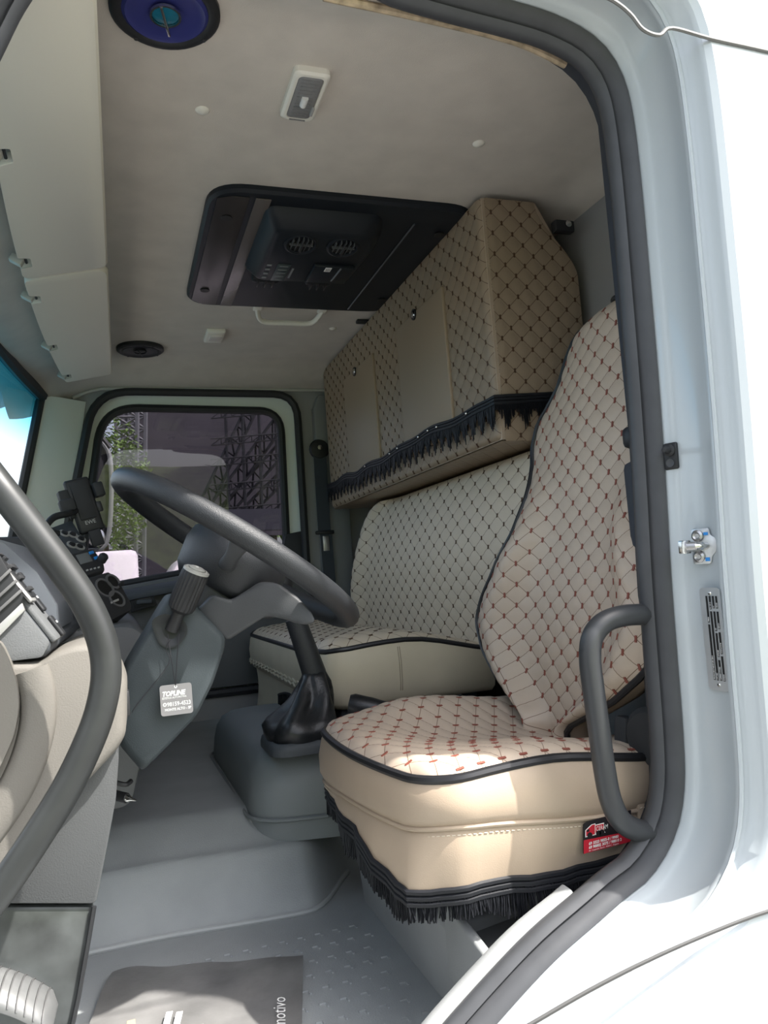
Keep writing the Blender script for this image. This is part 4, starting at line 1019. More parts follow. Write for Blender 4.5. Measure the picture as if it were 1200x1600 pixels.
# outer air vent on the dash end, black mouth with slats above a silver bar
ve = [at(x, y, Y=.999) for x, y in ((-30, 850), (0, 868), (18, 900), (36, 932), (33, 942), (0, 976), (-30, 1000))]
mb = MB(); mb.prism(ve, (0, .004, 0), .001); vent = mb.build('end_vent', black_pl, dash)
for (xa, ya, xb, yb) in ((-10, 912, 15, 888), (-10, 936, 24, 905), (-10, 958, 32, 920)):
    a_, b_ = at(xa, ya, Y=.995), at(xb, yb, Y=.995); mb = MB(); mb.prism([a_, b_, b_ + Vector((.002, 0, -.003)), a_ + Vector((.002, 0, -.003))], (0, .006, 0), .0006); mb.build('vent_slat', ring_m, vent)
a_, b_ = at(-30, 1003, Y=.996), at(34, 942, Y=.996); mb = MB(); mb.prism([a_, b_, b_ + Vector((.003, 0, -.009)), a_ + Vector((.003, 0, -.012))], (0, .008, 0), .001); mb.build('vent_bar', pbr('vent_silver', (.38, .38, .37), .35, metal=.4), vent)
# lower dash run towards the passenger: glove box shelf, rounded grey
mb = MB(); sec2 = fillet([(.02, .640), (.055, .600), (.050, .50), (.0, .30), (-.30, .30), (-.30, .640)], .025, 4)
mb.prism([Vector((x, 1.58, z)) for x, z in sec2], (0, 1.36, 0), .006); mb.build('glove_box_run', dash_mid, dash)
mb = MB(); mb.tube([Vector((.038, 1.58 + .1 * i, .598)) for i in range(14)], .006, 6); mb.build('glove_box_seam', dash_grey, dash)
# beige knee panel below the instruments, wrapped round towards the door
kp = [at(px, py, Y=1.0) for px, py in ((-60, 1036), (62, 1036), (84, 1020), (118, 1008), (158, 1004), (186, 1040), (197, 1070), (197, 1148), (184, 1172), (120, 1240), (60, 1318), (0, 1388), (-60, 1440))]
def knee(y, k=0.0):
    c = Vector((-.12, 0, .55)); P2 = fillet([(p.x + (c.x - p.x) * k, p.z + (c.z - p.z) * k) for p in kp], .008, 3); return [Vector((x, y, z)) for x, z in P2]
mb = MB(); mb.loft([knee(1.000, .10), knee(1.002, .04), knee(1.010, .0), knee(1.12, -.02), knee(1.30, .02), knee(1.45, .05)], (True, True)); mb.build('knee_panel', dash_beige, dash, smooth=50)
mb = MB()     # raised swelling that sweeps down the panel
sw_ = [at(px, py, Y=1.0) for px, py in ((66, 1044), (76, 1080), (76, 1130), (60, 1190), (30, 1250), (-20, 1320))]
mb.tube([p + Vector((-.012, .0, 0)) for p in smooth_path(sw_, 6)], [.020] * 31, 10, flat=.55); mb.build('panel_swage', dash_beige, dash, smooth=80)
mb = MB()     # outer beige edge piece next to the door pillar
eo = [at(px, py, Y=.985) for px, py in ((-70, 985), (0, 1000), (14, 1030), (27, 1068), (30, 1105), (22, 1150), (0, 1200), (-70, 1300))]
mb.prism([Vector((x, .985, z)) for x, z in fillet([(p.x, p.z) for p in eo], .01, 3)], (0, .03, 0), .008); mb.build('edge_cap', dash_beige, dash)
# dark kick panel and glossy lower panel down to the floor
kk = [at(px, py, Y=1.03) for px, py in ((-60, 1300), (100, 1200), (165, 1150), (186, 1180), (181, 1250), (168, 1320), (150, 1412), (-60, 1412))]
mb = MB(); mb.prism([Vector((x, 1.03, z)) for x, z in fillet([(p.x, p.z) for p in kk], .006, 3)], (0, .10, 0), .008); mb.build('kick_panel', kick_grey, dash)
gl = [at(px, py, Y=1.035) for px, py in ((-80, 1416), (147, 1416), (138, 1470), (122, 1560), (100, 1660), (-80, 1660))]
mb = MB(); mb.prism([Vector((p.x, 1.035, p.z)) for p in gl], (0, .06, 0), .006); gp = mb.build('lower_panel', pbr('scuffed_black', (.055, .06, .06), .28, spec=.5, noise=(16, .5)), dash)
mb = MB(); mb.tube([at(147, 1416, Y=1.03), at(138, 1470, Y=1.03), at(122, 1560, Y=1.03), at(100, 1660, Y=1.03)], .003, 6); mb.build('panel_edge', black_pl, gp)
# ribbed metal foot pad
pad = thing('foot_pad', 'ribbed grey metal pad at the foot of the dark panel', 'pad', at(30, 1600, Y=.99))
a = at(-60, 1552, Y=1.0); b = at(86, 1575, Y=1.0); ax_ = (b - a)
mb = MB(); up = Vector((0, -.3, .95)).normalized(); fw = ax_.normalized().cross(up); rings = []
for k in range(15):
    t = k / 14; c = a.lerp(b, t) + Vector((0, 0, .010 * (1 - (2 * t - .6) ** 2))); q = []
    e = .6 if k in (0, 14) else 1.0
    for j in range(12):
        an = math.pi * (j / 11) ; q.append(c + up * (math.sin(an) * .016 * e) - fw * (math.cos(an) * .030 * e))
    rings.append(q)
mb.loft(rings); mb.build('pad_shell', pbr('pad_metal', (.13, .133, .133), .45, metal=.3, noise=(40, .15)), pad)
for k in range(10):
    t = .10 + k * .09; c = a.lerp(b, t) + Vector((0, 0, .010 * (1 - (2 * t - .6) ** 2))); mb = MB()
    mb.tube([c + up * (math.sin(math.pi * j / 9) * .0168) - fw * (math.cos(math.pi * j / 9) * .030) for j in range(1, 9)], .0012, 5); mb.build('rib', pbr('pad_rib', (.10, .10, .10), .4, metal=.4), pad)

# ---------------------------------------------------------------- grab handles
hn = thing('dash_grab_handle', 'long curved black grab handle in front of the beige knee panel', 'handle', at(0, 1410, Y=.93))
path = [at(px, py, Y=yy) for px, py, yy in ((-80, 672, .95), (-40, 712, .93), (0, 762, .92), (50, 826, .92), (96, 886, .92), (134, 942, .92), (158, 996, .92), (166, 1046, .92), (160, 1096, .92), (142, 1152, .92), (104, 1232, .92), (52, 1316, .92), (0, 1392, .925), (-50, 1455, .935), (-90, 1500, .95))]
mb = MB(); mb.tube(smooth_path(path, 6), .0165, 14); mb.build('grip_tube', pbr('handle_black', (.024, .026, .026), .42, spec=.5, noise=(12, .3)), hn)
for p in (path[0], path[-1]):
    mb = MB(); mb.lathe([(0, -.01), (.026, -.01), (.026, .012), (.018, .016), (0, .016)], p, (1, 0, 0) , 14); mb.build('end_socket', black_soft, hn)
hn = thing('pillar_grab_handle', 'black U-shaped grab handle on the door pillar beside the seat', 'handle', at(1035, 1300, Y=.93))
path = [at(px, py, Y=yy) for px, py, yy in ((1045, 960, .955), (1012, 960, .925), (975, 962, .915), (945, 972, .913), (926, 995, .912), (922, 1030, .912), (927, 1075, .912), (936, 1140, .912), (945, 1205, .912), (955, 1252, .912), (972, 1284, .914), (1000, 1298, .918), (1030, 1300, .925), (1062, 1300, .955))]
mb = MB(); mb.tube(smooth_path(path, 6), .0150, 14); mb.build('grip_tube', pbr('handle_grey', (.035, .037, .04), .4, spec=.5), hn)
for p in (path[1], path[-2]):
    mb = MB(); mb.lathe([(.014, -.004), (.021, -.002), (.022, .010), (.016, .016), (.014, .016)], p + Vector((.02, .012, 0)), (-1, -.4, 0), 14); mb.build('collar', black_soft, hn)

# ---------------------------------------------------------------- phone holder on the dash
ph = thing('phone_holder', 'black phone cradle on a bent arm above the dashboard', 'phone holder', at(100, 840, Y=1.95))
PYd = 2.02; pc = at(131, 790, Y=PYd)
pu = (at(118, 752, Y=PYd) - at(143, 826, Y=PYd)).normalized(); pn = Vector((.25, -.95, .1)); pn = (pn - pu * pn.dot(pu)).normalized(); pr = pu.cross(pn)
RM = Matrix((pr, pu, pn)).transposed()
mb = MB(); mb.box(pc, (.062, .138, .016), .007, RM, 3); mb.build('cradle', black_pl, ph)
mb = MB(); mb.box(pc + pu * .012 + pn * .010, (.040, .095, .004), .0015, RM, 2); mb.build('cradle_pad', black_soft, ph)
for sd in (-1, 1):
    mb = MB(); mb.box(pc + pr * (.042 * sd) + pu * .028 + pn * .012, (.024, .036, .026), .004, RM); mb.build('clamp_jaw', black_soft, ph)
    mb = MB(); mb.box(pc + pr * (.034 * sd) - pu * .012 + pn * .002, (.014, .026, .012), .003, RM); mb.build('release_key', black_pl, ph)
mb = MB(); mb.box(pc - pu * .086 + pn * .014, (.030, .040, .010), .003, RM); mb.build('foot_shelf', black_soft, ph)
text('lettering', 'EWE', .013, pc - pu * .048 + pn * .0085 - pr * .013, pr, pu, pbr('logo_grey', (.45, .45, .45), .5), ph)
mb = MB(); arm = [pc - pn * .012 - pu * .002, pc - pn * .035 - pr * .005, at(108, 802, Y=1.93), at(85, 808, Y=1.90), at(72, 822, Y=1.88), at(68, 836, Y=1.87)]
mb.tube(smooth_path(arm, 5), .008, 10); mb.build('arm', black_pl, ph)
mb = MB(); mb.box(at(105, 790, Y=1.95), (.035, .03, .022), .005, RM); mb.build('joint_knob', black_soft, ph)
mb = MB(); mb.lathe([(0, 0), (.035, 0), (.035, .010), (.022, .018), (0, .018)], at(68, 838, Y=1.87), (0, 0, 1), 18); mb.build('suction_foot', black_soft, ph)

# ---------------------------------------------------------------- sun visors under the front of the roof
def visor(name, label, y0, y1, notches, hook=True):
    t = thing(name, label, 'sun visor', (-.09, (y0 + y1) / 2, 1.45), 'sun visors along the windscreen')
    def xf(y): return -.150 - .045 * (1 - ((y - 1.95) / 1.0) ** 2) + .012
    # outline in (X, Y): straight rear edge, front edge following the curved windscreen, with clip notches
    pts = [(.004, y0), (.004, y1)]; ys = []
    front = []; N = 24
    for i in range(N + 1):
        y = y1 + (y0 - y1) * i / N; front.append((xf(y), y))
    for yn in notches:
        front = [p for p in front if abs(p[1] - yn) > .030]
        k = next((i for i, p in enumerate(front) if p[1] < yn), len(front))
        front[k:k] = [(xf(yn) , yn + .028), (xf(yn) + .026, yn + .022), (xf(yn) + .026, yn - .022), (xf(yn), yn - .028)]
    P2 = fillet(pts + front, [.03, .03] + [.028] + [.004] * (len(front) - 2) + [.028], 4)
    def zz(x, y): return 1.478 - .034 * max(0, min(1, -x / .17)) ** 1.3
    mb = MB(); c = Vector((sum(p[0] for p in P2) / len(P2), sum(p[1] for p in P2) / len(P2)))
    def rg(k, dz): return [Vector((p[0] + (c.x - p[0]) * k * .8, p[1] + (.004 if p[1] < c.y else -.004) * k * 10, zz(p[0], p[1]) + dz)) for p in P2]
    mb.loft([rg(.05, .022), rg(0, .016), rg(0, .006), rg(.03, .001), rg(.06, 0)], (True, True)); mb.build('visor_board', visor_pl, t, smooth=35)
    for yn in notches:
        mb = MB(); mb.box((xf(yn) - .004, yn + .004, zz(xf(yn), yn) + .010), (.028, .020, .018), .003, Matrix.Rotation(.5, 3, 'Y')); cl = mb.build('hinge_clip', pbr('clip_cream', (.52, .50, .43), .5), t)
        mb = MB(); mb.tube([Vector((xf(yn) + .014, yn - .020, zz(xf(yn), yn) + .012)), Vector((xf(yn) + .014, yn + .020, zz(xf(yn), yn) + .012))], .003, 8); mb.build('hinge_pin', black_pl, cl)
    return t
visor('sun_visor', 'long cream sun visor nearest the open door', .985, 1.885, (1.36, 1.80))
visor('sun_visor', 'cream sun visor in front of the passenger side', 1.895, 2.83, (2.02, 2.42, 2.76))

# ---------------------------------------------------------------- roof air-conditioning panel
ac = thing('roof_air_conditioner', 'black ceiling air conditioner panel with two round vents', 'air conditioner', (.52, 1.9, CZ))
AX0, AX1, AY0, AY1 = .213, .842, 1.562, 2.248
acb = pbr('ac_black', (.012, .015, .020), .45, spec=.3, bump=(900, .1)); acg = pbr('ac_gloss', (.04, .034, .034), .3, spec=.4)
def acr(g, z): return [Vector((x, y, z)) for x, y in fillet([(AX0 + g, AY0 + g), (AX1 - g, AY0 + g), (AX1 - g, AY1 - g), (AX0 + g, AY1 - g)], .085 - g, 8)]
mb = MB(); mb.loft([acr(0, CZ + .01), acr(0, CZ - .010), acr(.006, CZ - .016), acr(.03, CZ - .017)], (True, True)); mb.build('frame', acb, ac, smooth=40)
zA = CZ - .017
mb = MB(); mb.prism([Vector((x, y, zA)) for x, y in ((.232, 1.60), (.228, 2.20), (.262, 2.232), (.300, 2.232), (.300, 1.585), (.262, 1.585))], (0, 0, -.002), .0008); mb.build('side_plate', acg, ac)
mb = MB(); mb.prism([Vector((x, y, zA)) for x, y in ((.313, 1.585), (.313, 2.235), (.347, 2.235), (.347, 1.585))], (0, 0, -.003), .001); mb.build('gloss_strip', pbr('ac_strip', (.11, .095, .09), .25, spec=.5), ac)
mb = MB(); mb.tube([Vector((.702, 1.64, zA - .002)), Vector((.704, 2.22, zA - .002))], .0022, 6); mb.build('crease', pbr('ac_edge', (.10, .11, .12), .3), ac)
for x, y in ((.262, 1.68), (.258, 2.12), (.785, 1.68), (.785, 2.13)):
    mb = MB(); mb.lathe([(.006, 0), (.012, 0), (.013, -.003), (.012, -.004), (.006, -.004)], (x, y, zA - .001), (0, 0, 1), 16); mb.build('screw_hole', print_black, ac)
# console of the unit: raised housing with vents and keys
hz = zA - .045
def hr(g, z, sh=0): return [Vector((x + sh, y, z)) for x, y in fillet([(.340 + g, 1.612 + g), (.610 - g, 1.612 + g), (.640 - g, 1.70), (.632 - g, 1.945 - g), (.340 + g, 1.955 - g)], .028, 5)]
mb = MB(); mb.loft([hr(0, zA), hr(.004, zA - .012), hr(.022, hz + .006), hr(.030, hz)], (True, True)); hs_ = mb.build('housing', acb, ac, smooth=35)
for vx in (.433, .535):
    vc = Vector((vx, 1.690, hz - .001)); vn = Vector((0, -.18, -1)).normalized()
    mb = MB(); mb.lathe([(.030, .0), (.040, .0), (.040, .004), (.035, .007), (.030, .004), (.030, 0)], vc, vn, 28, cap=False); vt = mb.build('round_vent', acb, ac)
    mb = MB(); mb.lathe([(0, -.001), (.033, -.001), (.033, .001), (0, .001)], vc, vn, 24); mb.build('vent_mouth', print_black, vt)
    for k in range(5):
        dx = -.022 + .011 * k; h = math.sqrt(.031 ** 2 - dx * dx)
        mb = MB(); mb.box(vc + Vector((dx, 0, 0)) + vn * .004, (.0022, 2 * h, .008), 0, Matrix.Rotation(-.18 + (.5 if vx > .5 else .0), 3, 'Z') if False else None); mb.build('vent_slat', pbr('slat_grey', (.075, .08, .085), .4), vt, smooth=0)
    mb = MB(); mb.box(vc + vn * .008 + Vector((.003, .016, 0)), (.003, .040, .006), .001); mb.build('vent_tab', acg, vt)
    mb = MB(); mb.box(vc + vn * .005, (.056, .003, .006), .0005); mb.build('vent_slat', pbr('slat_grey', (.075, .08, .085), .4), vt, smooth=0)
key_m = pbr('key_grey', (.22, .23, .24), .4)
for k in range(4):
    mb = MB(); mb.box((.383, 1.825 + k * .026, hz - .0008), (.012, .008, .0025), .0008); mb.build('key', key_m, hs_)
mb = MB(); mb.box((.420, 1.868, hz - .0006), (.034, .105, .002), .0006); dsp = mb.build('key_legend', pbr('legend', (.045, .06, .065), .35), hs_)
for k in range(5):
    mb = MB(); mb.box((.420, 1.826 + k * .021, hz - .0020), (.022, .0025, .0012)); mb.build('legend_line', key_m, dsp, smooth=0)
mb = MB(); mb.box((.446, 1.868, hz - .0006), (.005, .060, .0015)); mb.build('brand_line', key_m, hs_, smooth=0)
mb = MB(); mb.box((.545, 1.85, hz - .004), (.105, .105, .010), .003); dr = mb.build('cover_door', acb, hs_)
mb = MB(); mb.box((.529, 1.812, hz - .0095), (.016, .024, .0008)); stc = mb.build('sticker', print_white, dr, smooth=0)
for k in range(3):
    mb = MB(); mb.box((.525 + k * .004, 1.812, hz - .0103), (.0012, .014, .0005)); mb.build('sticker_line', print_black, stc, smooth=0)
mb = MB(); mb.tube([Vector((.560, 1.80, hz - .010)), Vector((.556, 1.88, hz - .010))], .0022, 6); mb.build('door_catch', pbr('ac_edge2', (.16, .17, .18), .3), dr)
for vx in (.40, .545):
    mb = MB(); mb.box((vx, 1.968, zA - .018), (.075, .028, .030), .010); v_ = mb.build('rear_vent', black_pl, ac)
    for k in range(3):
        mb = MB(); mb.box((vx - .02 + .02 * k, 1.978, zA - .024), (.003, .034, .026), .001); mb.build('vent_slat', acg, v_)

# ---------------------------------------------------------------- small things on the ceiling
lc = pbr('lamp_cream', (.78, .755, .67), .45); lens_c = pbr('lamp_lens', (.30, .30, .30), .2, spec=.5, bump=(400, .6), trans=.25)
dm = thing('dome_lamp', 'rectangular cream dome lamp with a ribbed clear lens', 'lamp', (.34, 1.235, CZ))
def lr(g, z): return [Vector((x, y, z)) for x, y in fillet([(.309 + g, 1.165 + g), (.371 - g, 1.165 + g), (.371 - g, 1.300 - g), (.309 + g, 1.300 - g)], .010, 5)]
mb = MB(); mb.loft([lr(0, CZ + .004), lr(0, CZ - .010), lr(.004, CZ - .014), lr(.009, CZ - .014), lr(.010, CZ - .008)], (True, True)); mb.build('frame', lc, dm)
mb = MB(); mb.loft([lr(.010, CZ - .006), lr(.010, CZ - .013), lr(.013, CZ - .015)], (True, True)); ln = mb.build('lens', lens_c, dm)
for k in range(13):
    mb = MB(); mb.box((.3395, 1.180 + k * .0094, CZ - .0153), (.029, .0018, .0016)); mb.build('lens_rib', lens_c, ln, smooth=0)
mb = MB(); mb.lathe([(0, 0), (.006, 0), (.006, .022), (0, .022)], (.3395, 1.225, CZ - .0165), (0, 1, 0), 10); mb.build('bulb', pbr('bulb_white', (.8, .8, .78), .3), ln)
mb = MB(); mb.box((.360, 1.262, CZ - .016), (.005, .022, .006), .001); mb.build('switch', pbr('switch_grey', (.35, .35, .34), .5), dm)
sw2 = thing('ceiling_switch', 'small cream rocker switch on the ceiling past the air conditioner', 'switch', (.334, 2.556, CZ))
mb = MB(); mb.box((.334, 2.556, CZ - .006), (.062, .115, .016), .006, None, 3); mb.build('bezel', lc, sw2)
mb = MB(); mb.box((.336, 2.556, CZ - .012), (.040, .075, .012), .003, Matrix.Rotation(.12, 3, 'X')); mb.build('rocker', pbr('rocker', (.66, .62, .56), .45), sw2)
gh = thing('ceiling_grip', 'cream moulded grip handle behind the air conditioner panel', 'handle', (.537, 2.31, CZ))
gp_ = [(.432, 2.285, CZ - .004), (.445, 2.325, CZ - .022), (.470, 2.340, CZ - .028), (.535, 2.340, CZ - .028), (.600, 2.340, CZ - .028), (.625, 2.325, CZ - .022), (.640, 2.285, CZ - .004)]
mb = MB(); mb.tube(smooth_path([Vector(p) for p in gp_], 5), .009, 10, flat=.8); mb.build('grip', lc, gh)
for x in (.434, .638):
    mb = MB(); mb.box((x, 2.285, CZ - .004), (.026, .030, .012), .004); mb.build('mount', lc, gh)
for i, (px, py, lb) in enumerate(((316, 172, 'round cream trim plug beside the open speaker'), (748, 224, 'round cream trim plug near the rear corner of the ceiling'), (520, 513, 'small cream trim plug just before the cabinet'))):
    p = at(px, py, Z=CZ); mb = MB(); mb.lathe([(0, .004), (.0125, .002), (.0125, -.001), (.009, -.0045), (0, -.006)], p, (0, 0, 1), 16)
    tag(mb.build('trim_plug', lc), lb, 'plug', 'cream trim plugs in the headliner')
def speaker(name, lb, c, blue):
    t = thing(name, lb, 'speaker', c, 'round ceiling speakers'); c = Vector(c); dn = Vector((0, 0, -1))
    R = .079
    mb = MB(); mb.lathe([(.060, -.006), (R, -.006), (R, .006), (R - .006, .011), (.066, .011), (.060, .006), (.060, -.006)], c, dn, 40, cap=False); mb.build('basket_ring', black_pl, t)
    cone = pbr('cone_blue', (.030, .035, .16), .35, spec=.5) if blue else pbr('cone_black', (.018, .02, .026), .4)
    mb = MB(); mb.lathe([(.062, .007), (.057, .011), (.052, .0085), (.047, .0075), (.022, .0035), (0, .003)], c, dn, 36, cap=False); mb.build('cone', cone, t, smooth=60)
    mb = MB(); mb.lathe([(0, .0), (.010, .0), (.008, .010), (0, .010)], c, dn, 14); mb.build('post', black_pl, t)
    mb = MB(); mb.lathe([(.0195, .009), (.0225, .009), (.0225, .013), (.0195, .013), (.0195, .009)], c, dn, 24, cap=False); mb.build('tweeter_ring', chrome if blue else acb, t)
    mb = MB(); mb.lathe([(0, .013), (.012, .0122), (.019, .010), (.019, .006), (0, .006)], c, dn, 20); mb.build('tweeter_dome', pbr('teal', (.01, .13, .20), .2) if blue else black_pl, t)
    mb = MB(); mb.box(c + Vector((0, .008, -.0145)), (.004, .060, .003), .001, Matrix.Rotation(-.25, 3, 'Z')); mb.build('tweeter_bridge', chrome if blue else acb, t)
    for k in range(4):
        a = .6 + k * math.pi / 2; mb = MB(); mb.lathe([(0, 0), (.004, 0), (.003, .002), (0, .003)], c + Vector((math.cos(a) * .071, math.sin(a) * .071, -.010)), dn, 8); mb.build('screw', black_soft, t)
speaker('ceiling_speaker', 'blue-coned round speaker in the ceiling near the open door', at(258, 14, Z=CZ - .002), True)
speaker('ceiling_speaker', 'small-looking black round speaker in the ceiling above the passenger window', at(219, 545, Z=CZ - .004), False)

# ---------------------------------------------------------------- passenger seat belt on the far pillar
sb = thing('seat_belt', 'dark passenger seat belt hanging on the far pillar', 'seat belt', at(512, 905, Y=2.98))
top = at(499, 702, Y=2.995); slid = at(507, 832, Y=2.995); low_ = at(515, 930, Y=2.995); belt_m = pbr('belt_webbing', (.035, .042, .052), .7, bump=(600, .3))
def ribbon(p, q, w, t=.003, mat=belt_m, name='webbing'):
    mb = MB(); mb.prism([p + Vector((-w / 2, 0, 0)), p + Vector((w / 2, 0, 0)), q + Vector((w / 2, 0, 0)), q + Vector((-w / 2, 0, 0))], (0, -t, 0)); return mb.build(name, mat, sb, smooth=0)
ribbon(top, slid, .052); ribbon(slid + Vector((.004, -.004, 0)), low_ + Vector((.008, 0, -.20)), .048)
mb = MB(); mb.lathe([(0, 0), (.040, 0), (.042, .006), (.036, .016), (.012, .020), (0, .020)], top + Vector((0, .01, 0)), (0, -1, 0), 20); an = mb.build('anchor_cover', black_pl, sb)
mb = MB(); mb.lathe([(0, 0), (.010, 0), (.010, .003), (0, .004)], top + Vector((0, -.010, .006)), (0, -1, 0), 12); mb.build('anchor_bolt', chrome, an)
mb = MB(); mb.box(slid + Vector((0, -.006, 0)), (.078, .016, .016), .006); tg_ = mb.build('tongue', black_pl, sb)
mb = MB(); mb.box(slid + Vector((.002, -.008, -.045)), (.026, .004, .060), .004); mb.build('tongue_plate', steel, tg_)

# ---------------------------------------------------------------- fittings on the door pillar
ds = thing('door_switch', 'black rubber door light switch on the white pillar', 'switch', at(1052, 712, X=.734))
def jamb(z):      # X of the pillar face that carries the fittings
    i = min((k for k in range(ND) if loop[k].x > .6), key=lambda k: abs(loop[k].y - z)); return loop[i].x + .0375
c = at(1052, 713, X=jamb(.83) - .002); dn = Vector((-.92, -.39, 0)).normalized(); su = Vector((.03, 0, 1)).normalized(); sr_ = su.cross(dn).normalized(); RS = Matrix((sr_, su, dn)).transposed()
mb = MB(); c = c + dn * .004; mb.box(c + dn * .002, (.021, .038, .006), .0029, RS, 3); mb.build('base', black_pl, ds)
mb = MB(); mb.lathe([(0, 0), (.0085, 0), (.0085, .004), (.005, .006), (.005, .012), (.0035, .018), (0, .019)], c + su * .008 + dn * .004, dn, 16); mb.build('plunger', black_soft, ds)
mb = MB(); mb.lathe([(.003, 0), (.006, 0), (.006, .003), (.003, .002)], c - su * .010 + dn * .004, dn, 14); mb.build('screw', rubber_grey, ds)
st = thing('door_striker', 'zinc door striker bolted to the white pillar', 'striker', at(1090, 853, X=.744))
c = at(1099, 853, X=jamb(.70) - .0015); sr_ = -sr_; RS = Matrix((-sr_, su, dn)).transposed()
mb = MB(); P3 = fillet([(-.014, -.024), (.012, -.024), (.012, -.014), (.020, -.008), (.020, .010), (.012, .014), (.012, .024), (-.014, .024)], .005, 3)
mb.prism([c + sr_ * (-x) + su * y + dn * .001 for x, y in P3], dn * .004, .001); mb.build('plate', pbr('zinc', (.55, .57, .58), .32, metal=.9, noise=(50, .2)), st)
for k in (-1, 1):
    mb = MB(); mb.lathe([(0, 0), (.0078, 0), (.0078, .003), (.005, .005), (.003, .003), (0, .003)], c + su * (.014 * k) + sr_ * .004 + dn * .005, dn, 16); mb.build('bolt', steel, st)
mb = MB(); mb.tube([c + dn * .004 - sr_ * .006, c + dn * .016 - sr_ * .004, c + dn * .022 + sr_ * .002], [.005, .005, .0045], 12); mb.build('pin', chrome, st)
mb = MB(); mb.tube([c + dn * .018 + sr_ * .000, c + dn * .022 + sr_ * .012], .0065, 12); mb.build('sleeve', steel, st)
mb = MB(); mb.box(c + dn * .020 + sr_ * .016, (.012, .018, .014), .002, RS); mb.build('stop_block', chrome, st)
for k, s_ in ((.016, .004), (-.018, .005)):
    mb = MB(); mb.box(c + su * k - sr_ * .007 + dn * .0056, (.006, s_, .0006), .0002, RS); mb.build('paint_mark', blue_e, st)
vp = thing('vehicle_plate', 'narrow metal identification plate riveted to the white pillar', 'plate', at(1120, 1075, X=.745))
XJ = jamb(.59) - .0005; A = at(1096, 918, X=XJ); B = at(1127, 918, X=XJ); D_ = at(1112, 1076, X=XJ); dn = Vector((-1, 0, 0)) 
vx_ = (B - A); vz_ = (A - D_); vw = vx_.length; vh = vz_.length; vx_ = vx_.normalized(); vz_ = vz_.normalized()
def vpp(u, v, d=0): return D_ + vx_ * vw * u + vz_ * vh * v + dn * (d + .003)
mb = MB(); mb.prism([vpp(x, y) for x, y in [((q.x) / vw, q.y / vh) for q in fillet([(0, 0), (vw, 0), (vw, vh), (0, vh)], .006, 4)]], dn * .0012); mb.build('sheet', pbr('plate_alu', (.50, .52, .53), .38, metal=.5), vp, smooth=0)
for v_ in (.055, .945):
    mb = MB(); mb.lathe([(0, 0), (.0026, 0), (.0020, .0012), (0, .0016)], vpp(.52, v_, .0012), dn, 12); mb.build('rivet', chrome, vp)
cols = {.34: [(.10, .47, '9536G8274MR201861', 1), (.47, .64, '', 0), (.66, .92, '4800', 0)], .50: [(.10, .20, '17.230', 1), (.20, .77, '', 0), (.79, .92, 'R-14 S', 1)],
        .66: [(.10, .30, '16000/17100', 1), (.33, .56, '27000', 0), (.58, .77, 'W', 0), (.80, .92, 'H', 0)], .82: [(.10, .34, '27000', 0), (.36, .57, 'XXXXXX', 1), (.60, .77, '08/21', 1), (.80, .92, '3838', 1)]}
for u, segs in cols.items():
    for v0, v1, tx, full in segs:
        mb = MB(); mb.prism([vpp(u - .045, v0, .0013), vpp(u + .055, v0, .0013), vpp(u + .055, v1, .0013), vpp(u - .045, v1, .0013)], dn * .0002); fb = mb.build('field', print_black, vp, smooth=0)
        if tx:
            hgt = vw * .095; t_ = text('characters', tx, hgt, vpp(u + .040, v0 + .006, .0017), vz_, -vx_, print_white, fb, sx=.95 if len(tx) < 12 else 1.0)

# ---------------------------------------------------------------- printed paper mat in the footwell
zf = .034
pm = thing('paper_mat', 'crumpled dark printed paper mat on the footwell floor', 'paper mat', (.1, 1.3, zf))
q = [at(178, 1524, Z=zf + .004), at(300, 1512, Z=zf + .004), at(474, 1496, Z=zf + .004), at(470, 1720, Z=zf + .004), at(80, 1760, Z=zf + .004)]
P00, P10, P11, P01 = at(176, 1522, Z=zf), at(474, 1496, Z=zf), at(470, 1720, Z=zf), at(80, 1740, Z=zf)
def paper(u, v):
    p = (P00.lerp(P10, u)).lerp(P01.lerp(P11, u), v)
    h = .004 + .006 * abs(math.sin(u * 7 + v * 3)) * max(0, 1 - u * 1.3) + .003 * math.sin(u * 17 + v * 11) * max(0, 1 - u) ** .5 + .002 * math.sin(v * 9)
    return Vector((p.x, p.y, max(zf + .001, zf + h)))
pap = pbr('paper_print', (.15, .148, .145), .35, noise=(9, .35), bump=(40, .4))
mb = MB(); mb.grid(paper, 40, 40); mb.build('sheet', pap, pm, smooth=80)
pux = (P11 - P10).normalized() * -1; puy = (P10 - P00).normalized() * -1
def pw(px, py): p = at(px, py, Z=zf + .0115); return p
text('lettering', 'automotivo', .030, pw(446, 1640), (pw(446, 1560) - pw(446, 1640)), (pw(420, 1590) - pw(446, 1590)), print_white, pm)
text('lettering', 'ATIVA', .024, pw(318, 1640), (pw(318, 1575) - pw(318, 1640)), (pw(300, 1590) - pw(318, 1590)), print_white, pm)
mb = MB(); a = pw(268, 1586)
for k in range(2):
    o_ = pw(262 + k * 16, 1592 - k * 0); mb.box(o_, (.010, .040, .001), .0004, Matrix.Rotation(-.2, 3, 'Z'))
mb.build('logo_bars', print_white, pm, smooth=0)
mb = MB(); o_ = pw(205, 1602); mb.box(o_, (.012, .03, .001), .0004); mb.build('logo_patch', pbr('tan_print', (.55, .40, .24), .5), pm, smooth=0)

# ---------------------------------------------------------------- outside: yard, stage roof, mirror, vehicles and trees
mb = MB(); mb.box((0, 0, -1.55), (160, 160, .1)); struct(mb.build('ground', pbr('yard_concrete', (.16, .157, .148), .9, noise=(.6, .15)), smooth=0), 'pale concrete yard outside the cab')
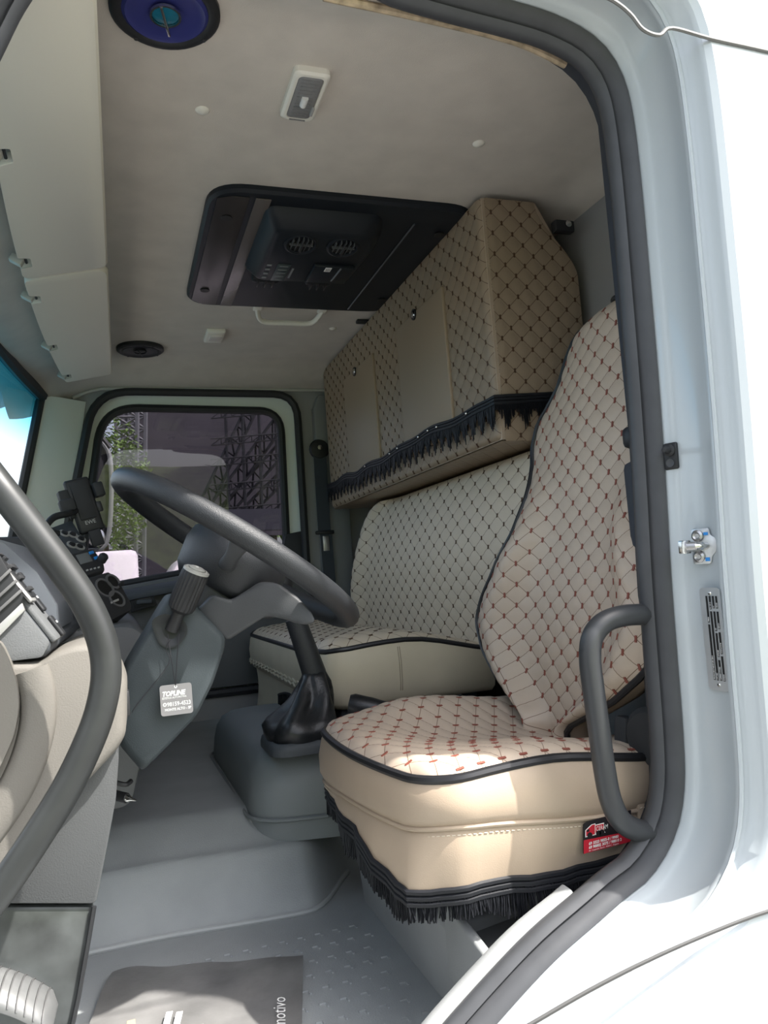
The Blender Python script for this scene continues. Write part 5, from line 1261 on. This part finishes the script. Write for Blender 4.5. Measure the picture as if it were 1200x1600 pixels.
# exterior mirror on the passenger side
mr = thing('side_mirror', 'dark-framed side mirror hanging outside the passenger window', 'mirror', at(150, 850, Y=3.55))
MY = 3.55
mo = [(p.x, p.z) for p in (at(x, y, Y=MY) for x, y in ((126, 690), (150, 684), (168, 700), (174, 740), (170, 830), (160, 858), (128, 862)))]
mb = MB(); mb.tube(smooth_path([at(x, y, Y=MY) for x, y in ((138, 684), (158, 690), (171, 712), (174, 760), (171, 826), (160, 856), (130, 860))], 5), .010, 8); mb.build('rim', pbr('mirror_rim', (.30, .31, .30), .4), mr)
mb = MB(); mb.prism([Vector((x, MY + .01, z)) for x, z in fillet(mo, .03, 4)], (-.06, .07, 0), .01); mb.build('housing', black_soft, mr)
mb = MB(); cc_ = at(152, 840, Y=MY - .02); mb.lathe([(0, .012), (.020, .010), (.038, .004), (.040, 0), (.040, -.012), (0, -.014)], cc_, (.5, -.85, 0), 24); mb.build('convex_glass', chrome, mr)
mb = MB(); mb.tube(smooth_path([at(120, 668, Y=MY), at(150, 676, Y=MY), at(172, 700, Y=MY)], 4), .012, 8); mb.build('arm', black_pl, mr)
for z_ in (1.36, .86):
    mb = MB(); mb.tube(smooth_path([Vector((-.13, FY + .07, z_)), Vector((-.17, 3.35, z_)), Vector((at(140, 700, Y=MY).x, MY + .03, z_))], 4), .012, 8); mb.build('bracket', black_pl, mr)
# stage with a dark net roof carried by lattice trusses
stg = thing('stage_roof', 'dark net-clad stage roof carried by black lattice trusses', 'stage', (6, 18, -1.5))
net = pbr('dark_net', (.03, .026, .034), .8, noise=(1.5, .2)); trs = pbr('truss_black', (.012, .012, .015), .5)
SY = 16.0
def sp(px, py, Y=SY): return at(px, py, Y=Y)
a, b, c, d = sp(196, 560), sp(520, 560), sp(520, 832), sp(196, 838)
mb = MB(); mb.prism([sp(188, 540), sp(560, 540), sp(560, 836), sp(335, 836), sp(335, 912), sp(188, 922)], (0, .1, 0)); mb.build('net_wall', net, stg, smooth=0)
mb = MB(); mb.prism([sp(330, 560), sp(560, 560), sp(560, 838), sp(335, 838)], (0, .08, 0)); 
def truss(p, q, w=.35, n=10, r=.030, name='truss'):
    d = (q - p); L = d.length; d = d.normalized(); up = Vector((0, -.35, .93)); up = (up - d * up.dot(d)).normalized(); mb = MB()
    mb.tube([p, q], r, 5); mb.tube([p + up * w, q + up * w], r, 5)
    for i in range(n):
        t0, t1 = i / n, (i + 1) / n; a_ = p.lerp(q, t0); b_ = p.lerp(q, t1) + up * w
        mb.tube([a_, b_], r * .6, 4); mb.tube([p.lerp(q, t1), b_], r * .6, 4)
    return mb.build(name, trs, stg, smooth=0)
TY = 14.5
for (x0, y0, x1, y1, w) in ((330, 790, 402, 640, .5), (345, 800, 452, 655, .5), (352, 812, 462, 690, .45), (385, 812, 470, 728, .4)):
    truss(sp(x0, y0, TY), sp(x1, y1, TY), w * .55, 8)
for yy in (648, 690, 722, 762, 800):
    truss(sp(330, yy + 6, TY - .4), sp(470, yy - 6, TY - .4), .12, 9, .014)
for xx in (352, 378, 404, 430):
    mb = MB(); mb.tube([sp(xx, 640, TY - .2), sp(xx + 6, 812, TY - .2)], .03, 5); mb.build('hanger', trs, stg)
mb = MB(); mb.prism([sp(336, 796, TY - .6), sp(470, 794, TY - .6), sp(470, 826, TY - .6), sp(336, 830, TY - .6)], (0, .3, 0)); mb.build('header_drape', pbr('drape', (.02, .02, .03), .8), stg, smooth=0)
def mast(name, lb, px0, py0, px1, py1, Y, w, mat, n):
    t = thing(name, lb, 'tower', sp((px0 + px1) / 2, py1, Y), 'lattice masts'); p = sp(px0, py1, Y); q = sp(px1, py0, Y); p = p + (p - q) * ((p.z + 1.5) / (q.z - p.z)); mb = MB(); o1 = Vector((w, 0, 0)); o2 = Vector((w / 2, .6 * w, 0))
    for o_ in (Vector(), o1, o2): mb.tube([p + o_, q + o_], .035, 5)
    mb.build('leg_tubes', mat, t, smooth=0); mb = MB()
    for i in range(n):
        a_ = p.lerp(q, i / n); b_ = p.lerp(q, (i + 1) / n); mb.tube([a_, b_ + o1], .022, 4); mb.tube([a_ + o1, b_], .022, 4); mb.tube([b_, b_ + o1], .022, 4)
    mb.build('lacing', mat, t, smooth=0); return t
mast('lattice_mast', 'pale lattice mast seen past the mirror', 178, 610, 182, 905, 12.0, .30, pbr('mast_grey', (.10, .10, .11), .5), 26)
mast('lattice_mast', 'pale lattice mast left of the steering wheel top', 192, 610, 196, 905, 13.0, .32, pbr('mast_grey', (.10, .10, .11), .5), 26)
# white vehicles parked beyond the window
def van(name, lb, px, py, Y, Lx, hgt, mat):
    o_ = sp(px, py, Y); g = o_.z - hgt; t = thing(name, lb, 'van', (o_.x + Lx / 2, Y + .9, -1.5)); z0 = -1.1
    prof_ = fillet([(0, z0), (Lx, z0), (Lx, o_.z - .05), (Lx - .1, o_.z), (.35, o_.z), (0, o_.z - .55)], .12, 4)
    mb = MB(); mb.prism([Vector((o_.x + x, Y, z)) for x, z in prof_], (0, 1.8, 0), .06); mb.build('body', mat, t)
    for k in range(3):
        mb = MB(); mb.box((o_.x + .55 + k * Lx * .30, Y - .005, o_.z - .42), (Lx * .24, .03, .42), .03); mb.build('side_window', pbr('van_glass', (.10, .12, .14), .1), t)
    for k in (.18, .82):
        mb = MB(); mb.lathe([(0, 0), (.33, 0), (.35, .05), (.35, .2), (0, .22)], (o_.x + Lx * k, Y + .15, -1.16), (0, -1, 0), 20); mb.build('wheel', rubber, t)
    return t
van('parked_van', 'white van roof seen low through the passenger window', 236, 868, 9.0, 2.6, 1.2, pbr('van_white', (.78, .72, .74), .3))
cu = thing('parked_lorry', 'white lorry cab corner beside the mirror', 'lorry', (sp(150, 880, 8.0).x, 8.5, -1.5))
p = sp(146, 862, 8.0); mb = MB(); mb.box((p.x + .1, 8.6, (p.z - 1.5) / 2), (.62, 1.2, p.z + 1.5), .06); mb.build('cab', pbr('van_white', (.78, .72, .74), .3), cu)
mb = MB(); mb.box((p.x - .25, 8.02, p.z - .3), (.12, .05, .4), .01); mb.build('side_mirror', black_pl, cu)
# trees
def leaves(name, mat, t, c, rx, ry, rz, n, s):
    mb = MB(); rnd = random.Random(int(c[0] * 100) + n)
    for i in range(n):
        while True:
            q = Vector((rnd.uniform(-1, 1), rnd.uniform(-1, 1), rnd.uniform(-1, 1)))
            if q.length < 1: break
        p = Vector(c) + Vector((q.x * rx, q.y * ry, q.z * rz)); a_ = rnd.uniform(0, 6.28); e = rnd.uniform(-1, 1)
        u = Vector((math.cos(a_), math.sin(a_), e)).normalized() * s; w = Vector((-math.sin(a_), math.cos(a_), rnd.uniform(-.6, .6))).normalized() * s * .45
        mb.add([p - u, p + w, p + u, p - w], [[0, 1, 2, 3]])
    return mb.build(name, mat, t, smooth=0, kind='stuff', fix=False)
leaf_a = pbr('leaf_green', (.10, .16, .035), .6, noise=(2, .4)); leaf_b = pbr('leaf_dark', (.08, .15, .04), .6, noise=(2, .4)); bark = pbr('bark', (.10, .075, .05), .9)
def tree(name, lb, c, rx, rz, n, s, mat, gr, gz=-1.5):
    t = thing(name, lb, 'tree', (c[0], c[1], gz), gr); leaves('foliage', mat, t, c, rx, rx, rz, n, s)
    mb = MB(); mb.tube([Vector((c[0], c[1], gz)), Vector((c[0] + .1, c[1], gz + (c[2] - gz) * .4)), Vector((c[0], c[1], c[2] + rz * .3))], [.16, .12, .05], 8); mb.build('trunk', bark, t); return t
p = sp(150, 760, 11); tree('feathery_tree', 'bright feathery tree behind the side mirror', (p.x, 11, p.z), .75, 1.1, 4200, .045, leaf_a, None)
# palm beyond the window's rear foot
pp_ = thing('palm_tree', 'small palm tree seen under the stage roof', 'tree', (sp(425, 870, 22).x, 22, -1.5)); p = sp(425, 838, 22)
mb = MB(); mb.tube([Vector((p.x, 22, -1.5)), Vector((p.x + .05, 22, p.z))], [.14, .10], 8); mb.build('trunk', bark, pp_)
for k in range(12):
    a_ = k * 2 * math.pi / 12; dr_ = Vector((math.cos(a_), math.sin(a_), 0)); mb = MB(); pts = [p + dr_ * (1.0 * t) + Vector((0, 0, .35 * math.sin(t * 2.6) - .25 * t)) for t in (0, .25, .5, .75, 1)]
    sd = Vector((-dr_.y, dr_.x, 0)); v = []; f = []
    for i, q in enumerate(pts): wv = .14 * (1 - i / 4.6); v += [q - sd * wv - Vector((0, 0, .06)), q, q + sd * wv - Vector((0, 0, .06))]
    for i in range(4): f += [[i * 3, i * 3 + 1, i * 3 + 4, i * 3 + 3], [i * 3 + 1, i * 3 + 2, i * 3 + 5, i * 3 + 4]]
    mb.add(v, f); mb.build('frond', leaf_a, pp_)
# on the camera's side, mirrored in the window: lawn bank, trees
mb = MB(); mb.grid(lambda u, v: Vector((-30 + 60 * u, -12 - 14 * v, -1.5 + 5.6 * sst(v, 0, 1) + .3 * math.sin(u * 20) * v)), 30, 10)
struct(mb.build('lawn_bank', pbr('lawn', (.15, .20, .06), .9, noise=(3, .3))), 'green grass bank behind the camera')
for k, (x, y, z, r) in enumerate(((-16, -24, 5.4, 2.0), (-6, -25, 6.0, 2.2), (5, -24, 5.6, 2.0), (14, -25, 5.8, 2.2))):
    tree('bank_tree', ('broad tree at the far left of the grass bank', 'tall tree left of the middle of the grass bank', 'round tree right of the middle of the grass bank', 'broad tree at the far right of the grass bank')[k], (x, y, z), r, r * .8, 1400, .30, leaf_b, 'trees on the grass bank', 3.2)
